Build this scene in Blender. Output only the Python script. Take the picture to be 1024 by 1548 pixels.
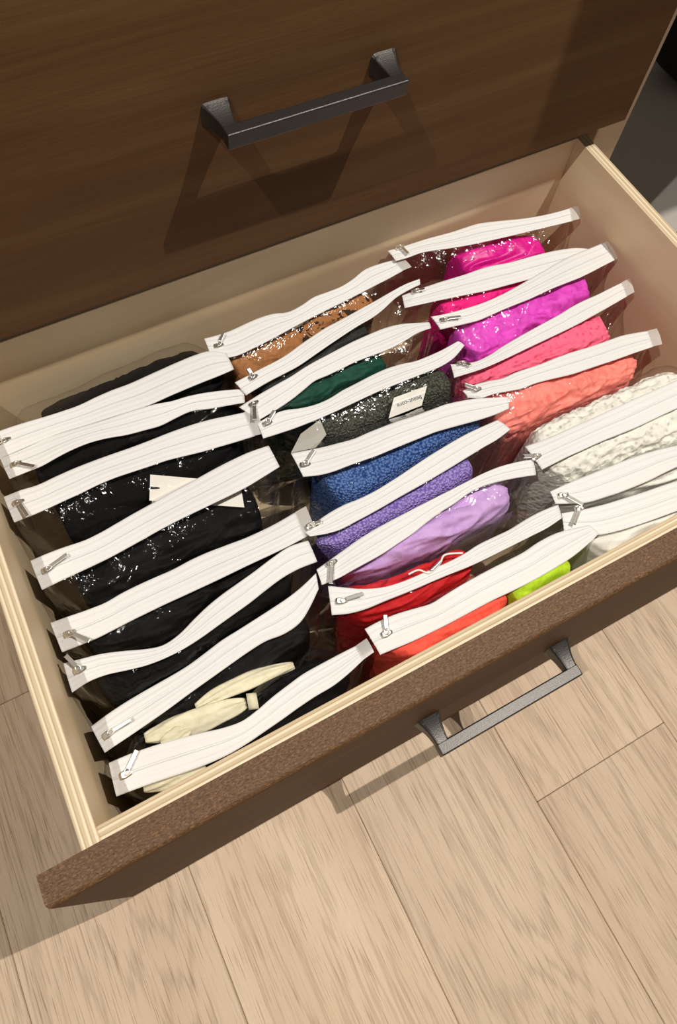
import bpy, bmesh, math, random
from mathutils import Vector, Matrix, noise

# ------------------------------------------------------------------ scene reset
for o in list(bpy.data.objects):
    bpy.data.objects.remove(o, do_unlink=True)
scene = bpy.context.scene
COL = scene.collection
random.seed(7)

# ------------------------------------------------------------------ camera
cam_d = bpy.data.cameras.new('camera')
cam = bpy.data.objects.new('camera', cam_d)
COL.objects.link(cam)
cam_d.sensor_fit = 'VERTICAL'
cam_d.sensor_height = 36.0
cam_d.sensor_width = 36.0 * 1024 / 1548
cam_d.lens = 1234.51 / 1548 * 36.0
cam_d.shift_x = (512 - 504.2) / 1548
cam_d.shift_y = (601.38 - 774) / 1548
cam_d.clip_start = 0.01
right = Vector((0.88468457, -0.4621204, 0.06146499))
down = Vector((-0.37221658, -0.77956945, -0.5037125))
fwd = Vector((0.28069205, 0.42274839, -0.86168194))
M = Matrix.Identity(4)
for r in range(3):
    M[r][0] = right[r]; M[r][1] = -down[r]; M[r][2] = -fwd[r]
M[0][3], M[1][3], M[2][3] = 0.12821, -0.04568, 0.98220
cam.matrix_world = M
scene.camera = cam

# ------------------------------------------------------------------ world, lights, exposure
world = bpy.data.worlds.new('world'); scene.world = world
world.use_nodes = True
bg = world.node_tree.nodes['Background']
bg.inputs[0].default_value = (1.0, 0.93, 0.85, 1)
bg.inputs[1].default_value = 0.10

def downlight(name, loc, watts, colr, radius):
    d = bpy.data.lights.new(name, 'POINT')
    d.energy = watts; d.color = colr; d.shadow_soft_size = radius
    o = bpy.data.objects.new(name, d); COL.objects.link(o); o.location = loc
    return o
downlight('ceiling_downlight', (1.05, -0.10, 2.40), 146, (1.0, 0.94, 0.86), 0.008)
downlight('ceiling_downlight', (-0.55, -0.08, 2.40), 90, (1.0, 0.94, 0.86), 0.008)

scene.view_settings.view_transform = 'Standard'
scene.view_settings.look = 'None'
scene.view_settings.gamma = 1.0
scene.view_settings.exposure = 0.05
scene.view_settings.use_curve_mapping = False
try:
    scene.cycles.transparent_max_bounces = 32
    scene.cycles.sample_clamp_indirect = 6.0
except Exception:
    pass

# ------------------------------------------------------------------ helpers
def srgb(r, g, b):
    f = lambda c: (c / 255 / 12.92) if c <= 10 else ((c / 255 + 0.055) / 1.055) ** 2.4
    return (f(r), f(g), f(b), 1.0)

def link_obj(name, me, mats, parent=None):
    o = bpy.data.objects.new(name, me)
    COL.objects.link(o)
    if mats is not None:
        for m in (mats if isinstance(mats, (list, tuple)) else [mats]):
            me.materials.append(m)
    if parent is not None:
        o.parent = parent
        o.matrix_parent_inverse = Matrix.Translation(-Vector(parent.location)) if parent.parent is None and parent.type == 'EMPTY' else Matrix.Identity(4)
    return o

def empty(name, loc, label=None, cat=None, group=None):
    o = bpy.data.objects.new(name, None)
    COL.objects.link(o)
    o.location = loc
    o.empty_display_size = 0.02
    tag(o, label, cat, group)
    return o

def tag(o, label=None, cat=None, group=None, kind=None):
    if label: o['label'] = label
    if cat: o['category'] = cat
    if group: o['group'] = group
    if kind: o['kind'] = kind
    return o

def mesh(name, verts, faces, smooth=False):
    me = bpy.data.meshes.new(name)
    me.from_pydata([tuple(v) for v in verts], [], faces)
    me.update()
    if smooth:
        me.polygons.foreach_set('use_smooth', [True] * len(me.polygons))
    return me

def box_mesh(name, lo, hi, bevel=0.0, seg=2, smooth=False):
    bm = bmesh.new()
    bmesh.ops.create_cube(bm, size=1)
    lo, hi = Vector(lo), Vector(hi)
    for v in bm.verts:
        v.co = Vector((lo[i] + (v.co[i] + 0.5) * (hi[i] - lo[i]) for i in range(3)))
    if bevel > 0:
        bmesh.ops.bevel(bm, geom=list(bm.edges), offset=bevel, segments=seg, profile=0.5, affect='EDGES')
    me = bpy.data.meshes.new(name)
    bm.to_mesh(me); bm.free()
    if smooth:
        me.polygons.foreach_set('use_smooth', [True] * len(me.polygons))
    return me

def grid_faces(nu, nv, wrap=False):
    F = []
    for i in range(nu - 1):
        for j in range(nv if wrap else nv - 1):
            a = i * nv + j; b = i * nv + (j + 1) % nv
            F.append((a, b, b + nv, a + nv))
    return F

def smooth01(t):
    t = max(0.0, min(1.0, t)); return t * t * (3 - 2 * t)

# ------------------------------------------------------------------ materials
def new_mat(name):
    m = bpy.data.materials.new(name); m.use_nodes = True
    nt = m.node_tree
    for n in list(nt.nodes): nt.nodes.remove(n)
    out = nt.nodes.new('ShaderNodeOutputMaterial')
    return m, nt, out

def N(nt, typ, **kw):
    n = nt.nodes.new(typ)
    for k, v in kw.items():
        if k.startswith('i_'):
            key = k[2:]
            n.inputs[int(key) if key.isdigit() else key.replace('_', ' ')].default_value = v
        else:
            setattr(n, k, v)
    return n

def L(nt, a, ao, b, bi):
    nt.links.new(a.outputs[ao], b.inputs[bi])

def ramp(nt, stops):
    r = nt.nodes.new('ShaderNodeValToRGB')
    e = r.color_ramp.elements
    while len(e) < len(stops): e.new(0.5)
    for k, (p, c) in enumerate(stops):
        e[k].position = p; e[k].color = c
    return r

def coords(nt, kind, scale, rnd=0.0):
    tc = N(nt, 'ShaderNodeTexCoord')
    mp = N(nt, 'ShaderNodeMapping')
    mp.inputs['Scale'].default_value = scale
    L(nt, tc, kind, mp, 'Vector')
    if rnd:
        oi = N(nt, 'ShaderNodeObjectInfo')
        mu = N(nt, 'ShaderNodeMath', operation='MULTIPLY'); mu.inputs[1].default_value = rnd
        L(nt, oi, 'Random', mu, 0)
        L(nt, mu, 0, mp, 'Location')
    return mp

def simple(name, col, rough=0.6, metal=0.0, spec=0.5, bump=None):
    m, nt, out = new_mat(name)
    b = N(nt, 'ShaderNodeBsdfPrincipled')
    b.inputs['Base Color'].default_value = col
    b.inputs['Roughness'].default_value = rough
    b.inputs['Metallic'].default_value = metal
    b.inputs['Specular IOR Level'].default_value = spec
    if bump:
        sc, st, dist = bump
        mp = coords(nt, 'Object', (1, 1, 1))
        nz = N(nt, 'ShaderNodeTexNoise', i_Scale=sc, i_Detail=3.0)
        L(nt, mp, 0, nz, 'Vector')
        bp = N(nt, 'ShaderNodeBump', i_Strength=st, i_Distance=dist)
        L(nt, nz, 0, bp, 'Height'); L(nt, bp, 0, b, 'Normal')
    L(nt, b, 0, out, 0)
    return m

def dark_wood():
    m, nt, out = new_mat('stained_wood')
    b = N(nt, 'ShaderNodeBsdfPrincipled', i_Roughness=0.55)
    b.inputs['Specular IOR Level'].default_value = 0.06
    mp = coords(nt, 'Object', (2.2, 9, 26))
    n1 = N(nt, 'ShaderNodeTexNoise', i_Scale=1.0, i_Detail=6.0, i_Roughness=0.62, i_Distortion=0.8)
    L(nt, mp, 0, n1, 'Vector')
    mp2 = coords(nt, 'Object', (12, 60, 420))
    n2 = N(nt, 'ShaderNodeTexNoise', i_Scale=1.0, i_Detail=2.0)
    L(nt, mp2, 0, n2, 'Vector')
    mix = N(nt, 'ShaderNodeMath', operation='MULTIPLY_ADD'); mix.inputs[1].default_value = 0.16
    L(nt, n2, 0, mix, 0); L(nt, n1, 0, mix, 2)
    r = ramp(nt, [(0.30, WOOD_D), (0.62, WOOD_M), (0.86, WOOD_L)])
    L(nt, mix, 0, r, 0); L(nt, r, 0, b, 'Base Color')
    bp = N(nt, 'ShaderNodeBump', i_Strength=0.08, i_Distance=0.002)
    L(nt, n2, 0, bp, 'Height'); L(nt, bp, 0, b, 'Normal')
    L(nt, b, 0, out, 0)
    return m
WOOD_D = (0.090, 0.040, 0.017, 1); WOOD_M = (0.118, 0.060, 0.025, 1); WOOD_L = (0.148, 0.084, 0.036, 1)

def wood_edge():
    m, nt, out = new_mat('stained_board_edge')
    b = N(nt, 'ShaderNodeBsdfPrincipled', i_Roughness=0.55)
    b.inputs['Specular IOR Level'].default_value = 0.3
    mp = coords(nt, 'Object', (420, 900, 900))
    n1 = N(nt, 'ShaderNodeTexNoise', i_Scale=1.0, i_Detail=3.0, i_Roughness=0.6, i_Distortion=0.6)
    L(nt, mp, 0, n1, 'Vector')
    r = ramp(nt, [(0.32, (0.060, 0.028, 0.011, 1)), (0.52, (0.118, 0.059, 0.025, 1)), (0.74, (0.225, 0.125, 0.058, 1))])
    L(nt, n1, 0, r, 0); L(nt, r, 0, b, 'Base Color')
    bp = N(nt, 'ShaderNodeBump', i_Strength=0.35, i_Distance=0.0012)
    L(nt, n1, 0, bp, 'Height'); L(nt, bp, 0, b, 'Normal')
    L(nt, b, 0, out, 0)
    return m

def ply_face():
    m, nt, out = new_mat('plywood_face')
    b = N(nt, 'ShaderNodeBsdfPrincipled', i_Roughness=0.5)
    b.inputs['Specular IOR Level'].default_value = 0.3
    mp = coords(nt, 'Object', (3, 3, 16))
    n1 = N(nt, 'ShaderNodeTexNoise', i_Scale=1.2, i_Detail=5.0, i_Distortion=1.2)
    L(nt, mp, 0, n1, 'Vector')
    r = ramp(nt, [(0.3, (0.72, 0.545, 0.335, 1)), (0.7, (0.80, 0.645, 0.435, 1))])
    L(nt, n1, 0, r, 0); L(nt, r, 0, b, 'Base Color'); L(nt, b, 0, out, 0)
    return m

def ply_edge(axis):
    m, nt, out = new_mat('plywood_edge_' + axis)
    b = N(nt, 'ShaderNodeBsdfPrincipled', i_Roughness=0.6)
    b.inputs['Specular IOR Level'].default_value = 0.2
    tc = N(nt, 'ShaderNodeTexCoord')
    sep = N(nt, 'ShaderNodeSeparateXYZ'); L(nt, tc, 'Object', sep, 0)
    along = 'Y' if axis == 'X' else 'X'
    mp = N(nt, 'ShaderNodeMapping'); mp.inputs['Scale'].default_value = (10, 300, 50) if axis == 'Y' else (300, 10, 50)
    L(nt, tc, 'Object', mp, 0)
    nz = N(nt, 'ShaderNodeTexNoise', i_Scale=1.0, i_Detail=4.0)
    L(nt, mp, 0, nz, 'Vector')
    mm = N(nt, 'ShaderNodeMath', operation='MULTIPLY_ADD'); mm.inputs[1].default_value = 0.0016
    L(nt, nz, 0, mm, 0); L(nt, sep, axis, mm, 2)
    sc = N(nt, 'ShaderNodeMath', operation='MULTIPLY'); sc.inputs[1].default_value = 1 / 0.0046
    L(nt, mm, 0, sc, 0)
    fr = N(nt, 'ShaderNodeMath', operation='FRACT'); L(nt, sc, 0, fr, 0)
    r = ramp(nt, [(0.0, (0.60, 0.47, 0.30, 1)), (0.45, (0.64, 0.52, 0.35, 1)), (0.55, (0.84, 0.74, 0.56, 1)), (0.80, (0.80, 0.68, 0.48, 1)), (0.88, (0.48, 0.37, 0.23, 1))])
    L(nt, fr, 0, r, 0)
    mixc = N(nt, 'ShaderNodeMixRGB', blend_type='MULTIPLY'); mixc.inputs[0].default_value = 0.35
    r2 = ramp(nt, [(0.3, (0.75, 0.70, 0.62, 1)), (0.7, (1, 1, 1, 1))])
    L(nt, nz, 0, r2, 0); L(nt, r, 0, mixc, 1); L(nt, r2, 0, mixc, 2)
    L(nt, mixc, 0, b, 'Base Color'); L(nt, b, 0, out, 0)
    return m

def floor_wood():
    m, nt, out = new_mat('oak_plank')
    b = N(nt, 'ShaderNodeBsdfPrincipled', i_Roughness=0.5)
    b.inputs['Specular IOR Level'].default_value = 0.3
    oi = N(nt, 'ShaderNodeObjectInfo')
    # broad cathedral figure
    mp = coords(nt, 'Object', (9, 1.3, 1), 37.0)
    n0 = N(nt, 'ShaderNodeTexNoise', i_Scale=1.0, i_Detail=2.0, i_Distortion=0.3)
    L(nt, mp, 0, n0, 'Vector')
    k = N(nt, 'ShaderNodeMath', operation='MULTIPLY'); k.inputs[1].default_value = 15.0
    L(nt, n0, 0, k, 0)
    mpf = coords(nt, 'Object', (160, 5, 1), 11.0)
    nf = N(nt, 'ShaderNodeTexNoise', i_Scale=1.0, i_Detail=4.0, i_Roughness=0.6)
    L(nt, mpf, 0, nf, 'Vector')
    ad = N(nt, 'ShaderNodeMath', operation='MULTIPLY_ADD'); ad.inputs[1].default_value = 2.4
    L(nt, nf, 0, ad, 0); L(nt, k, 0, ad, 2)
    fr = N(nt, 'ShaderNodeMath', operation='FRACT'); L(nt, ad, 0, fr, 0)
    fig = ramp(nt, [(0.0, (0.70, 0.68, 0.66, 1)), (0.25, (1, 1, 1, 1)), (0.8, (0.95, 0.95, 0.95, 1)), (1.0, (0.70, 0.68, 0.66, 1))])
    L(nt, fr, 0, fig, 0)
    # pores: short dark dashes along the plank
    mpp = coords(nt, 'Object', (1250, 20, 1), 5.0)
    npz = N(nt, 'ShaderNodeTexNoise', i_Scale=1.0, i_Detail=2.0, i_Roughness=0.5)
    L(nt, mpp, 0, npz, 'Vector')
    pores = ramp(nt, [(0.31, (0.50, 0.43, 0.36, 1)), (0.42, (1, 1, 1, 1))])
    L(nt, npz, 0, pores, 0)
    mpb = coords(nt, 'Object', (14, 2.0, 1), 3.0)
    nb = N(nt, 'ShaderNodeTexNoise', i_Scale=1.0, i_Detail=3.0)
    L(nt, mpb, 0, nb, 'Vector')
    base = ramp(nt, [(0.30, (0.65, 0.490, 0.345, 1)), (0.70, (0.76, 0.605, 0.445, 1))])
    L(nt, nb, 0, base, 0)
    m1 = N(nt, 'ShaderNodeMixRGB', blend_type='MULTIPLY'); m1.inputs[0].default_value = 0.75
    L(nt, base, 0, m1, 1); L(nt, fig, 0, m1, 2)
    m2 = N(nt, 'ShaderNodeMixRGB', blend_type='MULTIPLY'); m2.inputs[0].default_value = 0.8
    L(nt, m1, 0, m2, 1); L(nt, pores, 0, m2, 2)
    tone = ramp(nt, [(0.0, (0.86, 0.84, 0.82, 1)), (1.0, (1.05, 1.03, 1.0, 1))])
    L(nt, oi, 'Random', tone, 0)
    m3 = N(nt, 'ShaderNodeMixRGB', blend_type='MULTIPLY'); m3.inputs[0].default_value = 1.0
    L(nt, m2, 0, m3, 1); L(nt, tone, 0, m3, 2)
    L(nt, m3, 0, b, 'Base Color')
    bp = N(nt, 'ShaderNodeBump', i_Strength=0.25, i_Distance=0.0015)
    L(nt, npz, 0, bp, 'Height'); L(nt, bp, 0, b, 'Normal')
    L(nt, b, 0, out, 0)
    return m

def film_mat():
    m, nt, out = new_mat('clear_film')
    tr = N(nt, 'ShaderNodeBsdfTransparent'); tr.inputs[0].default_value = (0.985, 0.982, 0.975, 1)
    gl = N(nt, 'ShaderNodeBsdfGlossy'); gl.inputs['Roughness'].default_value = 0.08
    gl.inputs[0].default_value = (1, 1, 1, 1)
    mp = coords(nt, 'Object', (1, 1, 1))
    n1 = N(nt, 'ShaderNodeTexNoise', i_Scale=55.0, i_Detail=3.0, i_Distortion=1.6)
    L(nt, mp, 0, n1, 'Vector')
    bp = N(nt, 'ShaderNodeBump', i_Strength=0.55, i_Distance=0.004)
    L(nt, n1, 0, bp, 'Height')
    L(nt, bp, 0, gl, 'Normal')
    lw = N(nt, 'ShaderNodeLayerWeight', i_Blend=0.5)      # Schlick, the same from both sides of the film
    pw = N(nt, 'ShaderNodeMath', operation='POWER'); pw.inputs[1].default_value = 4.0
    L(nt, lw, 'Facing', pw, 0)
    ml = N(nt, 'ShaderNodeMath', operation='MULTIPLY_ADD'); ml.inputs[1].default_value = 0.70; ml.inputs[2].default_value = 0.026
    L(nt, pw, 0, ml, 0)
    mx = N(nt, 'ShaderNodeMixShader'); L(nt, ml, 0, mx, 0); L(nt, tr, 0, mx, 1); L(nt, gl, 0, mx, 2)
    L(nt, mx, 0, out, 0)
    return m

def seal_mat():
    m, nt, out = new_mat('frosted_seal')
    tr = N(nt, 'ShaderNodeBsdfTransparent'); tr.inputs[0].default_value = (0.9, 0.89, 0.87, 1)
    b = N(nt, 'ShaderNodeBsdfPrincipled', i_Roughness=0.25); b.inputs['Base Color'].default_value = (0.8, 0.78, 0.75, 1)
    mx = N(nt, 'ShaderNodeMixShader'); mx.inputs[0].default_value = 0.55
    L(nt, tr, 0, mx, 1); L(nt, b, 0, mx, 2); L(nt, mx, 0, out, 0)
    return m

def cloth(name, col, rough=0.85, style='plain', col2=None, sheen=0.0):
    m, nt, out = new_mat(name)
    b = N(nt, 'ShaderNodeBsdfPrincipled', i_Roughness=rough)
    b.inputs['Specular IOR Level'].default_value = (0.08 if max(col[:3]) < 0.02 else 0.25) if rough > 0.5 else 0.5
    b.inputs['Sheen Weight'].default_value = sheen
    col2 = col2 or tuple(c * 0.6 for c in col[:3]) + (1,)
    mp = coords(nt, 'Object', (1, 1, 1))
    h = None
    if style == 'knit':
        h = N(nt, 'ShaderNodeTexVoronoi', i_Scale=420.0, i_Randomness=0.8); h.distance = 'EUCLIDEAN'
        L(nt, mp, 0, h, 'Vector')
        r = ramp(nt, [(0.10, col), (0.75, col2)]); L(nt, h, 0, r, 0)
        st, di = 0.9, -0.0022
    elif style == 'lace':
        h = N(nt, 'ShaderNodeTexVoronoi', i_Scale=150.0); L(nt, mp, 0, h, 'Vector')
        r = ramp(nt, [(0.05, col2), (0.35, col)]); L(nt, h, 0, r, 0)
        st, di = 0.8, 0.0025
    elif style == 'print':
        w = N(nt, 'ShaderNodeTexNoise', i_Scale=75.0, i_Detail=1.0, i_Distortion=2.0); L(nt, mp, 0, w, 'Vector')
        r = ramp(nt, [(0.44, col2), (0.48, col)]); L(nt, w, 0, r, 0)
        h = N(nt, 'ShaderNodeTexNoise', i_Scale=500.0); L(nt, mp, 0, h, 'Vector')
        st, di = 0.3, 0.001
    else:
        h = N(nt, 'ShaderNodeTexNoise', i_Scale=110.0, i_Detail=4.0, i_Distortion=1.0); L(nt, mp, 0, h, 'Vector')
        r = ramp(nt, [(0.25, col2), (0.6, col)]); L(nt, h, 0, r, 0)
        st, di = 0.35, 0.002
    L(nt, r, 0, b, 'Base Color')
    bp = N(nt, 'ShaderNodeBump', i_Strength=st, i_Distance=di)
    L(nt, h, 0, bp, 'Height'); L(nt, bp, 0, b, 'Normal')
    L(nt, b, 0, out, 0)
    return m

M_WOOD = dark_wood(); M_EDGE = wood_edge(); M_PLY = ply_face()
M_PX = ply_edge('X'); M_PY = ply_edge('Y'); M_FLOOR = floor_wood()
M_FILM = film_mat(); M_SEAL = seal_mat()
M_METAL = simple('oil_rubbed_metal', (0.075, 0.070, 0.067, 1), 0.40, 0.85, 0.5, (900.0, 0.25, 0.0006))
M_CHROME = simple('polished_nickel', (0.92, 0.90, 0.86, 1), 0.28, 1.0)
M_TAPE = simple('white_zipper_tape', (0.74, 0.735, 0.73, 1), 0.55, 0.0, 0.3, (1400.0, 0.12, 0.0005))
M_COIL = simple('white_zipper_coil', (0.68, 0.675, 0.67, 1), 0.5)
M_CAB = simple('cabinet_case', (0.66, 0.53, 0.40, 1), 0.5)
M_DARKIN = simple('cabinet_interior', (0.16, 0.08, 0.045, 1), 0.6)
M_GREY = simple('grey_floor', (0.50, 0.47, 0.43, 1), 0.7, 0, 0.3, (300.0, 0.1, 0.001))
M_SUB = simple('subfloor', (0.25, 0.17, 0.11, 1), 0.9)
M_CARD = simple('white_card', (0.80, 0.77, 0.71, 1), 0.6)
M_INK = simple('printed_ink', (0.10, 0.10, 0.13, 1), 0.6)
M_BLACKBAG = simple('black_fabric', (0.006, 0.006, 0.007, 1), 0.7)

# ------------------------------------------------------------------ dimensions (metres, floor top at z = 0)
Z0 = 0.40                     # top edge of the open drawer front
W = 0.76                      # width of the drawer fronts
FT = 0.0208; FH = 0.3239      # front thickness, height
XL = 0.0229; TP = 0.0128      # drawer side offset, plywood thickness
ZS = Z0 - 0.0313              # top of the plywood box
YB = 0.432                    # inner face of the back panel
ZB = Z0 - 0.285               # inside bottom of the drawer
YU = 0.409; ZU = Z0 - 0.0015  # closed drawer above
XC = 0.3677                   # handles

# ------------------------------------------------------------------ floor of separate planks
floor = link_obj('floor', box_mesh('floor', (-1.6, -1.6, -0.03), (2.4, 1.6, -0.0125)), M_SUB)
tag(floor, 'light oak plank floor under the open drawer', None, None, 'structure')
PW = 0.1805
plank_cache = {}
def plank(x0, y0, y1):
    ln = round(y1 - y0, 4)
    if ln not in plank_cache:
        plank_cache[ln] = box_mesh('plank', (-PW / 2 + 0.0002, -ln / 2 + 0.0002, -0.012), (PW / 2 - 0.0002, ln / 2 - 0.0002, 0.0), 0.0007, 1)
        plank_cache[ln].materials.append(M_FLOOR)
    o = bpy.data.objects.new('plank', plank_cache[ln]); COL.objects.link(o)
    o.location = (x0 + PW / 2, (y0 + y1) / 2, 0)
    o.parent = floor
joints = {0: [0.245], 1: [0.86], 2: [0.62], 3: [-0.116], 4: [0.42], 5: [-0.5], 6: [0.7], 7: [0.1], -1: [-0.55], -2: [0.5], -3: [0.0]}
for kx in range(-3, 9):
    x0 = -0.1285 + PW * kx
    cuts = [-1.5] + joints.get(kx, [0.3]) + [1.5]
    for a, b in zip(cuts[:-1], cuts[1:]):
        plank(x0, a, b)

# grey floor of the space to the right of the dresser
side_floor = link_obj('floor_side', box_mesh('floor_side', (0.86, 0.47, 0.0), (2.2, 1.5, 0.006), 0.002), M_GREY)
tag(side_floor, 'plain grey floor to the right of the dresser', None, None, 'structure')
blocker = link_obj('shadow_blocker', box_mesh('shadow_blocker', (0.797, 0.205, 1.20), (2.2, 1.5, 2.7), 0.003), simple('blocker_paint', (0.6, 0.57, 0.53, 1), 0.7))  # out-of-view block, added to cast the shadow on the closed drawer front
tag(blocker, 'unseen block added right of the dresser to cast the shadow on the closed drawer front', None, None, 'structure')

# ------------------------------------------------------------------ dresser case
cab = empty('dresser', (W / 2, 0.69, 0.0), 'beige dresser case with a pale front edge behind the dark drawer fronts', 'dresser')
def part(name, lo, hi, mat, parent, bevel=0.001, seg=1):
    return link_obj(name, box_mesh(name, lo, hi, bevel, seg), mat, parent)
YC = 0.4315
for x0, x1 in ((-0.034, -0.015), (0.775, 0.794)):
    part('side_panel', (x0, YC + 0.018, 0.0), (x1, 0.96, 1.30), M_CAB, cab)
for x0, x1 in ((-0.034, 0.0085), (0.7515, 0.794)):
    part('stile', (x0, YC, 0.0), (x1, YC + 0.018, 1.30), M_CAB, cab)
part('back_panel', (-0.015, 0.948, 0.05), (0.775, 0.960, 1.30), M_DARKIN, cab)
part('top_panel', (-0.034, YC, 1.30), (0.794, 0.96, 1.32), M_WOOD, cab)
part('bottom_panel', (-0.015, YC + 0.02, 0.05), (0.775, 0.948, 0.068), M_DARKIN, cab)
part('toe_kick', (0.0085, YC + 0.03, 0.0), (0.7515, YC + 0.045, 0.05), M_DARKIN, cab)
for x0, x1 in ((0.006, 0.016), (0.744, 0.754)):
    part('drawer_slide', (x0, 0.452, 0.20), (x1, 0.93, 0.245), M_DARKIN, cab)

# ------------------------------------------------------------------ pulls
def handle(parent, yface, zc):
    """flat bar between two flared square posts; front of bar 32.8 mm off the face"""
    Lh, ph, hb = 0.1497, 0.0328, 0.0137
    bar_d = 0.0105
    yb = yface - ph
    bar = link_obj('handle', box_mesh('handle', (XC - Lh / 2, yb, zc - hb / 2), (XC + Lh / 2, yb + bar_d, zc + hb / 2), 0.0011, 2), M_METAL, parent)
    for s in (-1, 1):
        V = []; nst = 12; ring = 16
        for k in range(nst + 1):
            t = k / nst                                  # 0 at the face, 1 at the bar
            y = yface - t * (ph - bar_d * 0.5)
            fl = (1 - t) ** 2.2
            hx = 0.0056 + 0.0062 * fl
            hz = hb / 2 - 0.0003 + 0.0052 * fl
            cx = XC + s * (Lh / 2 - 0.0058 - 0.0000 + 0.0012 * fl)
            for j in range(ring):
                a = 2 * math.pi * (j + 0.5) / ring
                ca, sa = math.cos(a), math.sin(a)
                e = 0.34 if t < 0.1 else 0.25
                px = math.copysign(abs(ca) ** e, ca); pz = math.copysign(abs(sa) ** e, sa)
                V.append((cx + hx * px, y, zc + hz * pz))
        F = grid_faces(nst + 1, ring, True)
        F.append(tuple(range(ring))); F.append(tuple(range(nst * ring, (nst + 1) * ring))[::-1])
        me = mesh('handle_post', V, F, False)
        po = link_obj('handle_post', me, M_METAL, bar)
        po.matrix_parent_inverse = Matrix.Identity(4)
    return bar

def front_panel(name, lo, hi, parent, mats):
    """stained board: eased edges; the top edge shows the speckled core"""
    bm = bmesh.new()
    bmesh.ops.create_cube(bm, size=1)
    lo, hi = Vector(lo), Vector(hi)
    for v in bm.verts:
        v.co = Vector((lo[i] + (v.co[i] + 0.5) * (hi[i] - lo[i]) for i in range(3)))
    front = [e for e in bm.edges if all(abs(v.co.y - lo.y) < 1e-6 for v in e.verts)]
    rest = [e for e in bm.edges if e not in front]
    bmesh.ops.bevel(bm, geom=front, offset=0.0042, segments=5, profile=0.5, affect='EDGES')
    bm.faces.ensure_lookup_table()
    bm.normal_update()
    for f in bm.faces:
        f.material_index = 1 if f.normal.z > 0.55 or abs(f.normal.x) > 0.8 else 0
    me = bpy.data.meshes.new(name); bm.to_mesh(me); bm.free()
    return link_obj(name, me, mats, parent)

# closed drawer above
up = empty('closed_drawer', (W / 2, YU + 0.01, ZU), 'closed dark brown drawer above with a black bar pull', 'drawer', 'dresser drawers')
front_panel('front_panel', (0, YU, ZU), (W, YU + FT, ZU + 0.345), up, [M_WOOD, M_EDGE])
handle(up, YU, Z0 + 0.1673)
up2 = empty('closed_drawer', (W / 2, YU + 0.01, ZU + 0.348), 'closed dark brown drawer at the very top, above the pull in view', 'drawer', 'dresser drawers')
front_panel('front_panel', (0, YU, ZU + 0.348), (W, YU + FT, ZU + 0.66), up2, [M_WOOD, M_EDGE])
handle(up2, YU, ZU + 0.51)

# open drawer
dr = empty('open_drawer', (W / 2, 0.2, Z0 - FH), 'pulled out dark brown drawer with pale plywood box full of zip pouches', 'drawer', 'dresser drawers')
front_panel('front_panel', (0, 0, Z0 - FH), (W, FT, Z0), dr, [M_WOOD, M_EDGE])
handle(dr, 0.0, Z0 - 0.1726)

def ply_panel(name, lo, hi, mats, parent):
    me = box_mesh(name, lo, hi, 0.0009, 2)
    o = link_obj(name, me, mats, parent)
    for f in me.polygons:
        f.material_index = 1 if abs(f.normal.z) > 0.5 else 0
    return o
for x0 in (XL, W - XL - TP):
    ply_panel('side_panel', (x0, FT, ZB - 0.012), (x0 + TP, YB + TP, ZS), [M_PLY, M_PX], dr)
ply_panel('inner_front_panel', (XL + TP, FT, ZB - 0.012), (W - XL - TP, FT + TP, ZS), [M_PLY, M_PY], dr)
ply_panel('back_panel', (XL + TP, YB, ZB - 0.012), (W - XL - TP, YB + TP, ZS), [M_PLY, M_PY], dr)
ply_panel('bottom_panel', (XL + TP, FT + TP, ZB - 0.009), (W - XL - TP, YB, ZB), [M_PLY, M_PLY], dr)
X_IN0, X_IN1 = XL + TP, W - XL - TP
Y_IN0 = FT + TP

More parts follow.
